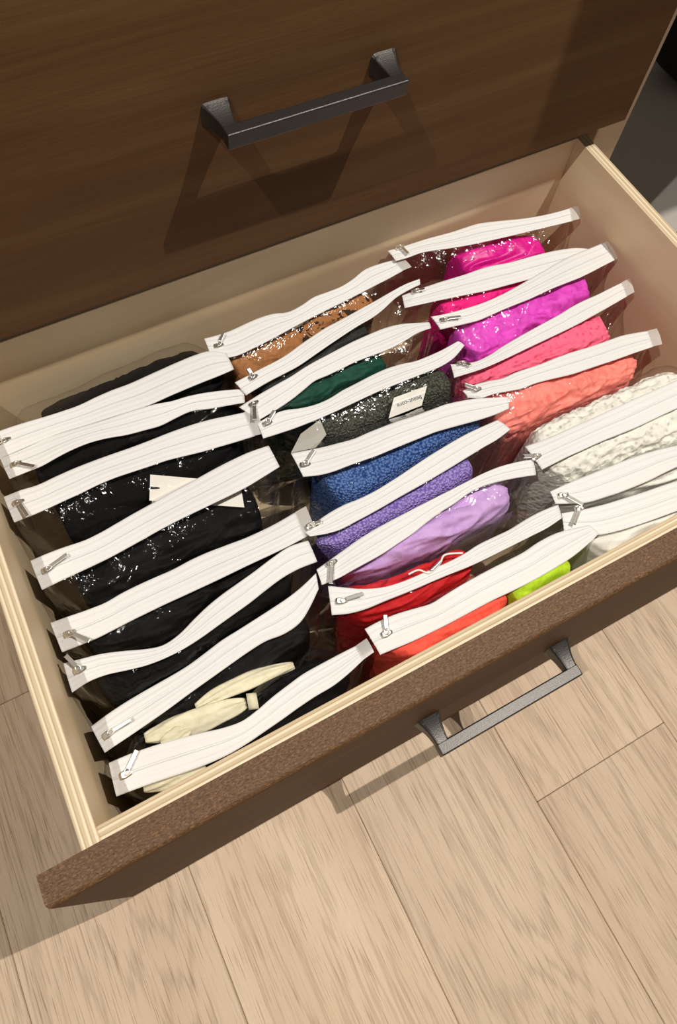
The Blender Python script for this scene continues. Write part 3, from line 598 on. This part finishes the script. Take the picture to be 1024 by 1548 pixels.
POKE = {'La': 0.027, 'Mh': 0.016, 'Lh': 0.016, 'Rf': 0.026, 'Me': 0.010, 'Ld': 0.004, 'Mi': 0.004, 'Rg': 0.003}
def limits(key, x):
    """y range that this pouch may fill at x"""
    c, i = key[0], ORDER[key[0]].index(key[1])
    b = bags[key]
    back = y_of(b.T, x) + POKE.get(key, 0.0)
    back = min(back, YB - 0.004)
    if i > 0:
        prev = bags[c + ORDER[c][i - 1]]
        back = min(back, y_of(prev.B, x) - 0.001 + 0.004)
    if i + 1 < len(ORDER[c]):
        nk = c + ORDER[c][i + 1]
        front = y_of(bags[nk].T, x) + POKE.get(nk, 0.0) + 0.0015
        front = min(front, y_of(b.B, x) - 0.001)
    else:
        front = Y_IN0 + 0.002
    if back - front < 0.012:
        m = (back + front) / 2; back, front = m + 0.006, m - 0.006
    return back, front

PROFILE = [(0.0, 0.0), (0.05, 0.0004), (0.15, 0.0008), (0.18, 0.0004), (0.21, 0.0009), (0.33, 0.0012), (0.36, 0.0007), (0.40, 0.0012), (0.47, 0.0011)]

def build_tape(b, root):
    NU = 57
    st = [(cr(b.T, i / (NU - 1)), cr(b.B, i / (NU - 1))) for i in range(NU)]
    sd = hash(b.key) % 97 if False else sum(ord(c) for c in b.key) * 1.7
    def wav(i, v):
        return 0.0006 * noise.noise(Vector((i * 0.13, v * 1.6, sd))) + 0.00015 * noise.noise(Vector((i * 0.4, v * 3.0, sd + 9)))
    for half in (0, 1):
        V = []; prof = PROFILE if half == 0 else [(1 - v, h) for v, h in reversed(PROFILE)]
        m = len(prof)
        for i, (t, u) in enumerate(st):
            for v, h in prof:
                p = t.lerp(u, v); V.append((p.x, p.y, p.z + h + wav(i, v)))
            for v, h in reversed(prof):
                p = t.lerp(u, v); V.append((p.x, p.y, p.z + h + wav(i, v) - 0.0008))
        nv = 2 * m
        F = grid_faces(NU, nv, True)
        F.append(tuple(range(nv))); F.append(tuple(range((NU - 1) * nv, NU * nv))[::-1])
        me = mesh('zipper_tape', V, [f[::-1] for f in F], True)
        link_obj('zipper_tape', me, M_TAPE, root)
    V = []
    cs = [(0.462, 0.0002), (0.47, 0.0016), (0.485, 0.0019), (0.497, 0.0010), (0.503, 0.0010), (0.515, 0.0019), (0.53, 0.0016), (0.538, 0.0002)]
    for i, (t, u) in enumerate(st):
        for v, h in cs:
            p = t.lerp(u, v); V.append((p.x, p.y, p.z + h + wav(i, 0.5)))
    me = mesh('zipper_coil', V, [f[::-1] for f in grid_faces(NU, len(cs), True)], True)
    link_obj('zipper_coil', me, M_COIL, root)
    if b.seal:
        t, u = st[-1]; t2, u2 = st[-4]
        dv = ((t + u) - (t2 + u2)).normalized() * 0.0115
        dv.z = 0
        if max(t.x, u.x) + dv.x > X_IN1 - 0.001: dv *= max(0.25, (X_IN1 - 0.001 - max(t.x, u.x)) / dv.x)
        V = []
        for k in range(4):
            for v in [j / 6 for j in range(7)]:
                p = t.lerp(u, v) + dv * (k / 3) - dv * 0.08
                h = 0.0016 * math.sin(math.pi * v) + 0.0004
                V.append((p.x, p.y, p.z + h))
        link_obj('end_seal', mesh('end_seal', V, [f[::-1] for f in grid_faces(4, 7)], True), M_SEAL, root)

def rounded_bar(a, c, w, th, up=Vector((0, 0, 1)), bev=0.0004):
    ax = (c - a); ln = ax.length; ax.normalize()
    sy = up.cross(ax).normalized(); sz = ax.cross(sy)
    bm = bmesh.new(); bmesh.ops.create_cube(bm, size=1)
    for v in bm.verts:
        v.co = a + ax * ((v.co.x + 0.5) * ln) + sy * (v.co.y * w) + sz * (v.co.z * th)
    bmesh.ops.bevel(bm, geom=list(bm.edges), offset=bev, segments=2, profile=0.5, affect='EDGES')
    return bm

def build_slider(b, root):
    # position along the coil nearest to the measured slider
    best = min(range(61), key=lambda i: (((cr(b.T, i / 60) + cr(b.B, i / 60)) / 2 - b.sl).to_2d()).length)
    t = best / 60
    c = (cr(b.T, t) + cr(b.B, t)) / 2
    c2 = (cr(b.T, min(1, t + .05)) + cr(b.B, min(1, t + .05))) / 2
    ax = (c2 - c).normalized(); side = Vector((0, 0, 1)).cross(ax).normalized()
    base = b.sl.copy(); base.z = c.z + 0.0022
    # slider body: shield outline, thickened
    out2 = [(-0.0052, 0.0), (-0.0046, 0.0026), (-0.001, 0.0030), (0.003, 0.0021), (0.0050, 0.0012), (0.0050, -0.0012), (0.003, -0.0021), (-0.001, -0.0030), (-0.0046, -0.0026)]
    V = []; n = len(out2)
    for z, k in ((-0.0008, 1.0), (0.0006, 1.0), (0.0013, 0.72)):
        for x, y in out2:
            V.append(base + ax * (x * k) + side * (y * k) + Vector((0, 0, z)))
    F = grid_faces(3, n, True); F.append(tuple(range(n))[::-1]); F.append(tuple(range(2 * n, 3 * n)))
    slider = link_obj('slider', mesh('slider', V, F, False), M_CHROME, root)
    # bridge ring on the slider + flat pull tab
    d = b.pu - base; d.z = 0; ln = max(0.009, min(0.019, d.length)); d.normalize()
    lift = 0.0030
    V = []; R1, r1, nr, ns = 0.0020, 0.00055, 14, 6
    rc = base + Vector((0, 0, 0.0020)) + d * 0.0016
    sdir = Vector((0, 0, 1)).cross(d)
    for i in range(nr):
        a = 2 * math.pi * i / nr
        for j in range(ns):
            g = 2 * math.pi * j / ns
            rad = R1 + r1 * math.cos(g)
            V.append(rc + d * (rad * 1.25 * math.cos(a)) + sdir * (rad * math.sin(a)) + Vector((0, 0, r1 * math.sin(g) + 0.0005 * math.cos(a))))
    F = []
    for i in range(nr):
        for j in range(ns):
            F.append((i * ns + j, ((i + 1) % nr) * ns + j, ((i + 1) % nr) * ns + (j + 1) % ns, i * ns + (j + 1) % ns))
    ring = link_obj('pull_ring', mesh('pull_ring', V, F, True), M_CHROME, slider)
    a0 = base + Vector((0, 0, lift - 0.0004)) + d * 0.0036
    a1 = base + Vector((0, 0, lift + 0.0009)) + d * (ln)
    bm = rounded_bar(a0, a1, 0.0034, 0.0012)
    me = bpy.data.meshes.new('pull_tab'); bm.to_mesh(me); bm.free()
    link_obj('pull_tab', me, M_CHROME, slider)

def build_film(b, root):
    NU, NS = 46, 30
    sd = sum(ord(c) * 3.1 for c in b.key)
    zt = b.z - 0.002; zb = ZB + 0.004
    V = []
    for i in range(NU):
        u = i / (NU - 1)
        t, f = cr(b.T, u), cr(b.B, u)
        x = (t.x + f.x) / 2
        back, front = limits(b.key, x)
        back += 0.0015; front -= 0.0015
        e = smooth01(min(u, 1 - u) / 0.16)
        yc = (t.y + f.y) / 2
        back = yc + (back - yc) * (0.12 + 0.88 * e) ; front = yc + (front - yc) * (0.12 + 0.88 * e)
        xo = (u - 0.5) * 0.008
        path = [(t.x, t.y, t.z - 0.0006)]
        for k in range(1, NS - 1):
            s = k / (NS - 1)
            if s < 0.5:
                q = s / 0.5
                z = zt - (zt - zb) * q ** 1.25
                y = t.y + (back - t.y) * smooth01(q / 0.09)
                if q > 0.86: y = back + ((back + front) / 2 - back) * smooth01((q - 0.86) / 0.14)
                px = t.x
            else:
                q = (1 - s) / 0.5
                z = zt - (zt - zb) * q ** 1.25
                y = f.y + (front - f.y) * smooth01(q / 0.09)
                if q > 0.86: y = front + ((back + front) / 2 - front) * smooth01((q - 0.86) / 0.14)
                px = f.x
            blend = smooth01(q / 0.25)
            px = px + (x - px) * blend * 0.8 + xo * blend
            px = min(max(px, X_IN0 + 0.002), X_IN1 - 0.002)
            w = smooth01(q / 0.12) * smooth01((1 - q) / 0.1)
            dn = 0.0022 * noise.noise(Vector((px * 46, z * 34, sd + s * 3))) + 0.0012 * noise.noise(Vector((px * 120, z * 60 + px * 70, sd)))
            y2 = y + dn * w * (1 if s < 0.5 else -1)
            lo, hi = (front, back)
            y2 = max(Y_IN0 + 0.001, min(YB - 0.001, y2))
            z2 = z + 0.0016 * w * noise.noise(Vector((px * 60, s * 9, sd + 5)))
            path.append((px, y2, z2))
        path.append((f.x, f.y, f.z - 0.0006))
        V += path
    F = grid_faces(NU, NS)
    # side seams
    F.append(tuple(range(NS))); F.append(tuple(range((NU - 1) * NS, NU * NS))[::-1])
    link_obj('clear_film', mesh('clear_film', V, F, True), M_FILM, root)

NAMES = {
 'La': ('rearmost clear zip pouch of the left column, against the plywood back, packed with black clothing'),
 'Lb': ('clear zip pouch of black clothing, second from the back in the left column'),
 'Lc': ('clear pouch of black clothing with pull tab hanging down, third from back at left'),
 'Ld': ('clear zip pouch of black clothing with a white paper tag inside, left column'),
 'Le': ('clear zip pouch of black clothing with wide flat zipper, in front of the tagged one'),
 'Lf': ('clear zip pouch of black clothing whose zipper bends in an S curve, left column'),
 'Lg': ('clear pouch of black clothing with twisted right end, second from drawer front at left'),
 'Lh': ('clear zip pouch at the front left corner holding black and cream clothing'),
 'Ma': ('clear zip pouch holding rust brown printed clothing, rearmost of the middle column'),
 'Mb': ('clear zip pouch with narrow tilted zipper holding charcoal clothing, middle column'),
 'Mc': ('clear zip pouch holding dark green clothing'),
 'Md': ('clear zip pouch holding olive grey knitwear with a printed white card'),
 'Me': ('clear zip pouch holding blue knitwear'),
 'Mf': ('clear zip pouch holding fuzzy lavender knitwear'),
 'Mg': ('clear zip pouch holding smooth pale lilac clothing'),
 'Mh': ('clear zip pouch holding dark red clothing'),
 'Mi': ('clear zip pouch against the drawer front holding coral and lime green clothing'),
 'Ra': ('clear zip pouch holding magenta satin, rearmost of the right column'),
 'Rb': ('clear zip pouch holding hot pink mesh, its zipper half under the next one'),
 'Rc': ('clear zip pouch holding orchid purple clothing, right column'),
 'Rd': ('clear zip pouch holding pink lace, right column'),
 'Re': ('clear zip pouch holding salmon crinkled clothing'),
 'Rf': ('clear zip pouch holding white crochet lace behind two other white ones'),
 'Rg': ('clear zip pouch of white clothing with angled chrome pull, middle of the three white ones'),
 'Rh': ('clear zip pouch of white clothing against the drawer front at right'),
}
for key, b in bags.items():
    c = (b.T[7] + b.B[7]) / 2
    root = empty('zip_pouch', (c.x, c.y, ZB), NAMES[key], 'pouch', 'clear zip pouches filed in the drawer')
    b.root = root
    build_tape(b, root); build_slider(b, root); build_film(b, root)

# ------------------------------------------------------------------ clothing inside the pouches
def garment(name, key, u0, u1, mat, label, style='folds', amp=0.0022, drop=0.010, y0=0.0, y1=1.0, slope=0.16, cat='clothing', freq=1.0, power=5.0):
    """folded piece of clothing filling part of a pouch; u along the pouch, y0..y1 share of its depth (0 back, 1 front)"""
    b = bags[key]
    NU, NV = 112, 88
    sd = sum(ord(c) for c in key + name) * 0.37 + u0 * 10
    V = []
    zb = ZB + 0.006
    for i in range(NU):
        s = i / (NU - 1)
        u = u0 + (u1 - u0) * s
        t, f = cr(b.T, u), cr(b.B, u)
        x = (t.x + f.x) / 2
        back, front = limits(key, x)
        back -= 0.0034; front += 0.0034
        e = smooth01(min(u, 1 - u) / 0.16); ymid = (t.y + f.y) / 2
        back = ymid + (back - ymid) * (0.25 + 0.75 * e); front = ymid + (front - ymid) * (0.25 + 0.75 * e)
        d = front - back
        yb_, yf_ = back + d * y0, back + d * y1
        k = (1 - abs(2 * s - 1) ** power) ** (1 / power) if 0 < s < 1 else 0.02
        k = max(k, 0.02)
        yc, hy = (yb_ + yf_) / 2, abs(yb_ - yf_) / 2
        ztop = min(t.z, f.z) - drop + 0.003 * noise.noise(Vector((x * 30, sd, 0)))
        zc, hz = (ztop + zb) / 2, (ztop - zb) / 2
        for j in range(NV):
            a = 2 * math.pi * j / NV
            ca, sa = math.cos(a), math.sin(a)
            ex = 0.48
            py = math.copysign(abs(ca) ** ex, ca); pz = math.copysign(abs(sa) ** 0.30, sa)
            y = yc + hy * py * (0.35 + 0.65 * k)
            z = zc + hz * pz * (0.80 + 0.20 * k)
            if pz > 0:
                z -= slope * max(0.0, (back - y) - abs(t.y - f.y)) * pz + 0.02 * max(0, y - t.y)
            P = Vector((x * 1.0, y, z))
            if style == 'folds':
                q = Vector((P.x * 26 * freq + P.y * 30, P.y * 95 * freq, P.z * 60 * freq + sd))
                q.y += 0.9 * noise.noise(q * 0.4); q.z += 1.1 * noise.noise(q * 0.35 + Vector((4, 8, 1)))
                n = noise.noise(q); n2 = noise.noise(q * 2.0 + Vector((2, 5, 3)))
                dd = amp * (0.9 - 2.8 * abs(n)) + amp * (0.35 - 1.2 * abs(n2)) * 0.6
            elif style == 'crinkle':
                q = Vector((P.x * 40 * freq, P.y * 190 * freq, P.z * 130 * freq + sd))
                q.y += 1.2 * noise.noise(q * 0.35); q.z += 1.5 * noise.noise(q * 0.3 + Vector((7, 3, 1)))
                n = noise.noise(q); n2 = noise.noise(q * 2.1 + Vector((5, 1, 2)))
                dd = amp * (1 - 3.2 * abs(n)) * 0.8 + amp * (0.5 - 1.6 * abs(n2)) * 0.7
            elif style == 'roll':
                q = Vector((P.x * 18, P.y * 60, P.z * 40 + sd))
                dd = amp * math.sin((P.y * 260 + P.x * 60 + 2 * noise.noise(q)) * freq) * 0.8 + amp * noise.noise(q)
            else:
                q = Vector((P.x * 30 * freq, P.y * 40 * freq, P.z * 40 * freq + sd))
                dd = amp * noise.noise(q) + 0.3 * amp * noise.noise(q * 3)
            V.append((x, y + dd * py * 0.7 * k, z + dd * (1.0 if pz > 0 else 0.2) * abs(pz)))
    F = [fc[::-1] for fc in grid_faces(NU, NV, True)]
    F.append(tuple(range(NV))); F.append(tuple(range((NU - 1) * NV, NU * NV))[::-1])
    o = link_obj(name, mesh(name, V, F, True), mat, None)
    tag(o, label, cat, 'clothing inside the pouches')
    return o

C = lambda r, g, b: srgb(r, g, b)
K_BLACK = cloth('black_cotton', (0.006, 0.006, 0.0065, 1), 0.9)
K_BLACK2 = cloth('black_satin', (0.006, 0.006, 0.0065, 1), 0.6)
K_CHAR = cloth('charcoal_jersey', (0.028, 0.030, 0.027, 1), 0.7)
K_CREAM = cloth('cream_jersey', (0.78, 0.74, 0.55, 1), 0.8, col2=(0.66, 0.62, 0.44, 1))
K_RUST = cloth('rust_print', (0.36, 0.155, 0.055, 1), 0.8, 'print', (0.030, 0.014, 0.009, 1))
K_RUSTP = cloth('rust_plain', (0.40, 0.17, 0.06, 1), 0.8)
K_GREEN = cloth('dark_green', (0.007, 0.070, 0.045, 1), 0.7)
K_OLIVE = cloth('olive_knit', (0.135, 0.140, 0.105, 1), 0.9, 'knit', (0.025, 0.026, 0.020, 1))
K_BLUE = cloth('blue_knit', (0.16, 0.30, 0.66, 1), 0.9, 'knit', (0.015, 0.045, 0.19, 1))
K_LAV = cloth('lavender_knit', (0.52, 0.40, 0.85, 1), 0.9, 'knit', (0.17, 0.11, 0.42, 1))
K_LILAC = cloth('lilac_jersey', (0.62, 0.40, 0.76, 1), 0.75, col2=(0.52, 0.31, 0.66, 1))
K_RED = cloth('red_jersey', (0.62, 0.018, 0.022, 1), 0.7, col2=(0.45, 0.010, 0.014, 1))
K_CORAL = cloth('coral_jersey', (0.95, 0.115, 0.075, 1), 0.8, col2=(0.80, 0.07, 0.045, 1))
K_LIME = cloth('lime_jersey', (0.50, 0.75, 0.03, 1), 0.8, col2=(0.32, 0.52, 0.015, 1))
K_MAG = cloth('magenta_satin', (0.75, 0.004, 0.30, 1), 0.42, col2=(0.52, 0.002, 0.20, 1))
K_HOT = cloth('hot_pink_mesh', (0.90, 0.015, 0.24, 1), 0.7, 'lace', (0.50, 0.004, 0.11, 1))
K_ORCHID = cloth('orchid_jersey', (0.78, 0.08, 0.60, 1), 0.6, col2=(0.55, 0.03, 0.40, 1))
K_PINK = cloth('pink_lace', (0.95, 0.16, 0.28, 1), 0.8, 'lace', (0.70, 0.055, 0.13, 1))
K_SALMON = cloth('salmon_crinkle', (0.95, 0.30, 0.25, 1), 0.8, col2=(0.72, 0.15, 0.12, 1))
K_WHITE = cloth('white_crochet', (0.84, 0.83, 0.76, 1), 0.9, 'lace', (0.52, 0.51, 0.44, 1))
K_WHITE2 = cloth('white_cotton', (0.86, 0.85, 0.80, 1), 0.85, col2=(0.74, 0.73, 0.67, 1))
K_PALE = cloth('pale_mauve_mesh', (0.40, 0.33, 0.29, 1), 0.9, 'lace', (0.25, 0.20, 0.17, 1))

garment('black_top', 'La', 0.20, 0.97, K_BLACK, 'black folded clothing at the back left corner of the drawer', amp=0.003, drop=0.007)
garment('black_top', 'Lb', 0.10, 0.97, K_BLACK, 'black folded clothing under the second zipper from the back at left', amp=0.003)
garment('black_top', 'Lc', 0.17, 0.96, K_BLACK, 'black folded clothing behind the paper tag at left', amp=0.0025)
gLd = garment('black_top', 'Ld', 0.12, 0.88, K_BLACK2, 'black clothing carrying the white paper tag', amp=0.003, drop=0.015)
garment('black_top', 'Le', 0.08, 0.97, K_BLACK2, 'black shiny folded clothing below the straight wide zipper at left', amp=0.003)
garment('black_top', 'Lf', 0.08, 0.90, K_BLACK, 'black folded clothing below the S curved zipper', amp=0.003)
garment('black_top', 'Lg', 0.10, 0.90, K_BLACK2, 'black folded clothing behind the cream piece', amp=0.003)
garment('black_top', 'Lh', 0.12, 0.96, K_BLACK, 'black clothing beside the cream piece in the front left pouch', amp=0.003, drop=0.016)
garment('rust_top', 'Ma', 0.06, 0.46, K_RUSTP, 'plain rust brown folded clothing', amp=0.0018, y0=0.12)
garment('printed_top', 'Ma', 0.44, 0.84, K_RUST, 'rust brown clothing with black printed pattern', amp=0.003, y0=0.12)
garment('charcoal_top', 'Mb', 0.10, 0.70, K_CHAR, 'charcoal folded clothing between the rust brown and the dark green', amp=0.002)
garment('green_top', 'Mc', 0.10, 0.74, K_GREEN, 'dark green folded clothing', amp=0.003)
gMd = garment('olive_sweater', 'Md', 0.25, 0.90, K_OLIVE, 'olive grey knitwear behind the blue knit', amp=0.003, style='lumps')
garment('blue_sweater', 'Me', 0.10, 0.88, K_BLUE, 'blue chunky knit sweater', amp=0.002, style='lumps')
garment('lavender_sweater', 'Mf', 0.04, 0.82, K_LAV, 'lavender fuzzy knit sweater', amp=0.002, style='lumps')
garment('lilac_top', 'Mg', 0.10, 0.88, K_LILAC, 'pale lilac smooth folded clothing', amp=0.004, freq=0.8)
gMh = garment('red_top', 'Mh', 0.07, 0.62, K_RED, 'dark red folded clothing with a drawstring', amp=0.003)
garment('coral_top', 'Mi', 0.02, 0.58, K_CORAL, 'coral red folded clothing against the drawer front', amp=0.0025, y0=0.05, drop=0.005, slope=0.0)
garment('lime_top', 'Mi', 0.60, 0.86, K_LIME, 'lime green folded clothing against the drawer front', amp=0.0025, y0=0.05, drop=0.005, slope=0.0)
garment('magenta_top', 'Ra', 0.36, 0.82, K_MAG, 'magenta satin clothing at the back', amp=0.003, drop=0.014)
garment('hot_pink_top', 'Rb', 0.18, 0.72, K_HOT, 'hot pink mesh clothing', amp=0.003)
garment('orchid_top', 'Rc', 0.10, 0.84, K_ORCHID, 'orchid purple folded clothing', amp=0.0045)
garment('pink_top', 'Rd', 0.05, 0.86, K_PINK, 'bright pink lace clothing', amp=0.003, style='crinkle')
garment('salmon_top', 'Re', 0.10, 0.92, K_SALMON, 'salmon pink crinkled clothing', amp=0.0035, style='crinkle')
garment('white_top', 'Rf', 0.03, 0.97, K_WHITE, 'white crochet lace clothing', amp=0.003, style='crinkle', drop=0.003)
garment('white_top', 'Rg', 0.05, 0.97, K_WHITE2, 'white textured clothing between the other two white ones', amp=0.003)
garment('white_top', 'Rh', 0.05, 0.97, K_WHITE2, 'white clothing against the plywood front at right', amp=0.003, drop=0.006, slope=0.0)

# cream clothing lying over the black piece in the front left pouch
def lobe(V, F, a, c, w, h, sd, twist=0.0, bend=0.0):
    a, c = Vector(a), Vector(c)
    ax = (c - a); ln = ax.length; ax.normalize()
    sy = Vector((0, 0, 1)).cross(ax).normalized()
    nu, nv = 30, 28; o = len(V)
    for i in range(nu):
        s = i / (nu - 1)
        k = max(0.03, math.sin(math.pi * min(1, max(0, 0.04 + 0.92 * s))) ** 0.55)
        ctr = a + ax * (ln * s) + sy * (bend * math.sin(math.pi * s))
        for j in range(nv):
            g = 2 * math.pi * j / nv
            n = noise.noise(Vector((s * 3.0 + sd, math.cos(g) * 2.2, math.sin(g) * 2.2 + sd)))
            fold = 0.0009 * math.sin(5 * g + 3 * s + sd + twist * s) + 0.0016 * n
            V.append(ctr + sy * ((w * k + fold) * math.cos(g)) + Vector((0, 0, (h * k + fold) * math.sin(g))))
    F += [tuple(x + o for x in f) for f in grid_faces(nu, nv, True)]
    F.append(tuple(o + j for j in range(nv))[::-1]); F.append(tuple(o + (nu - 1) * nv + j for j in range(nv)))
V, F = [], []
lobe(V, F, (0.078, 0.0845, 0.2895), (0.159, 0.0725, 0.2905), 0.0095, 0.0055, 1.0, 3)
lobe(V, F, (0.122, 0.0885, 0.2890), (0.206, 0.0815, 0.2915), 0.0062, 0.0050, 4.0, 2, 0.003)
lobe(V, F, (0.088, 0.0770, 0.2920), (0.112, 0.0730, 0.2930), 0.0060, 0.0040, 7.0, 5)
lobe(V, F, (0.064, 0.0520, 0.2860), (0.112, 0.0440, 0.2880), 0.0060, 0.0080, 9.0, 4)
cream = tag(link_obj('cream_top', mesh('cream_top', V, F, True), K_CREAM), 'cream folded clothing in the front left pouch', 'clothing', 'clothing inside the pouches')
V = []; nr = 24
for i in range(nr + 1):
    g = 2 * math.pi * i / nr
    for dx, dr in ((-0.0042, 0.0), (0.0042, 0.0), (0.0042, -0.0008), (-0.0042, -0.0008)):
        r = 0.0062 + dr
        V.append((0.1640 + dx * 0.9 + 0.25 * r * math.cos(g), 0.0712 - dx * 0.35 + r * math.cos(g), 0.2925 + 0.72 * r * math.sin(g)))
link_obj('strap', mesh('strap', V, grid_faces(nr + 1, 4, True), True), K_CREAM, cream)

# white paper tag across the black clothing
def slab(name, pts, th, mat, parent, nrm=Vector((0, 0, 1))):
    n = len(pts); pts = [Vector(p) for p in pts]
    V = pts + [p - nrm * th for p in pts]
    F = [tuple(range(n)), tuple(range(2 * n - 1, n - 1, -1))] + [(i, i + n, (i + 1) % n + n, (i + 1) % n) for i in range(n)]
    return link_obj(name, mesh(name, V, F), mat, parent)
tagz = 0.2935
pt = slab('paper_tag', [(0.1535, 0.2690, tagz), (0.2270, 0.2255, tagz), (0.2330, 0.2470, tagz), (0.2000, 0.2700, tagz + 0.0005), (0.1635, 0.2925, tagz)], 0.0006, M_CARD, gLd)
pt['label'] = 'white paper tag'
hp = []
for i in range(13):
    a = math.pi * i / 12
    hp.append((0.1590 + 0.0075 * math.sin(a) + 0.0004 * math.cos(a), 0.2800 - 0.004 * math.sin(a) + 0.0012 * math.cos(a), tagz + 0.0003))
slab('tag_hole', hp[::-1], 0.0002, M_BLACKBAG, pt)

# printed card and grey swing tag in the olive knitwear
c0, c1, c2, c3 = Vector((0.4054, 0.2651, 0.2965)), Vector((0.4422, 0.2629, 0.2965)), Vector((0.4296, 0.2495, 0.2875)), Vector((0.3927, 0.2511, 0.2875))
cn = (c3 - c0).cross(c1 - c0).normalized()
if cn.z < 0: cn = -cn
card = slab('printed_card', [c3, c2, c1, c0], 0.0007, M_CARD, gMd, cn)
card['label'] = 'white card with small dark lettering, upside down'
band = slab('card_fold', [c0.lerp(c3, 0.36), c1.lerp(c2, 0.36), c1.lerp(c2, 0.30), c0.lerp(c3, 0.30)], -0.0005, simple('card_fold_white', (0.93, 0.91, 0.86, 1), 0.6), card, cn)
fc = bpy.data.curves.new('card_lettering', 'FONT')
fc.body = 'beaut-core'; fc.size = 0.0062; fc.extrude = 0.00008
fc.materials.append(M_INK)
tmp = bpy.data.objects.new('card_lettering_curve', fc); COL.objects.link(tmp)
bpy.context.view_layer.update()
lme = bpy.data.meshes.new_from_object(tmp.evaluated_get(bpy.context.evaluated_depsgraph_get()))
bpy.data.objects.remove(tmp, do_unlink=True); bpy.data.curves.remove(fc)
lme.name = 'card_lettering'
lt = bpy.data.objects.new('card_lettering', lme); COL.objects.link(lt)
ex = (c0 - c1).normalized(); ez = cn; ey = ez.cross(ex).normalized()
org = c1.lerp(c2, 0.40) + (c0 - c1) * 0.12 + cn * 0.0004
mw = Matrix.Identity(4)
for r in range(3):
    mw[r][0] = ex[r]; mw[r][1] = ey[r]; mw[r][2] = ez[r]; mw[r][3] = org[r]
lt.parent = card
lt.matrix_basis = mw
gt = slab('swing_tag', [(0.2893, 0.2574, 0.291), (0.3126, 0.2516, 0.2925), (0.3280, 0.2594, 0.293), (0.3299, 0.2765, 0.293), (0.3068, 0.2716, 0.291)], 0.0006, simple('grey_tag', (0.42, 0.40, 0.36, 1), 0.4), gMd)

# drawstring of the red clothing
def tube(name, pts, r, mat, parent, ns=6):
    pts = [Vector(p) for p in pts]
    dense = [cr(pts, i / 40) for i in range(41)]
    V = []
    for i, p in enumerate(dense):
        d = (dense[min(i + 1, 40)] - dense[max(i - 1, 0)]).normalized()
        s = Vector((0, 0, 1)).cross(d).normalized(); t = d.cross(s)
        for j in range(ns):
            g = 2 * math.pi * j / ns
            V.append(p + s * (r * math.cos(g)) + t * (r * math.sin(g)))
    F = grid_faces(41, ns, True)
    F.append(tuple(range(ns))[::-1]); F.append(tuple(range(40 * ns, 41 * ns)))
    return link_obj(name, mesh(name, V, F, True), mat, parent)
cord = tube('drawstring', [(0.3281, 0.1045, 0.2975), (0.3377, 0.1037, 0.2985), (0.3453, 0.0973, 0.298), (0.3575, 0.1005, 0.2985), (0.3658, 0.1052, 0.2985), (0.3811, 0.0997, 0.298)], 0.0009, K_WHITE2, gMh)
cord['label'] = 'thin pale drawstring'
tube('cord_end', [(0.3475, 0.0985, 0.2992), (0.353, 0.0998, 0.2994), (0.3585, 0.1018, 0.2994)], 0.0014, M_CHROME, cord)

# black bag standing on the grey floor at the right edge
V = []; nu, nv = 20, 36
for i in range(nu):
    f = -math.pi / 2 + math.pi * i / (nu - 1)
    for j in range(nv):
        g = 2 * math.pi * j / nv
        e = 0.45
        sp = lambda v: math.copysign(abs(v) ** e, v)
        x = 0.15 * sp(math.cos(f)) * sp(math.cos(g)); y = 0.060 * sp(math.cos(f)) * sp(math.sin(g)); z = 0.13 * sp(math.sin(f))
        sag = 1 + 0.05 * noise.noise(Vector((x * 12, y * 12, z * 10)))
        V.append((1.437 + x * sag, 0.765 + y * sag, 0.136 + z * (1 - 0.10 * (x / 0.15) ** 2)))
bag = tag(link_obj('fabric_bag', mesh('fabric_bag', V, grid_faces(nu, nv, True), True), M_BLACKBAG), 'black soft bag on the grey floor at the right edge of the picture', 'bag')
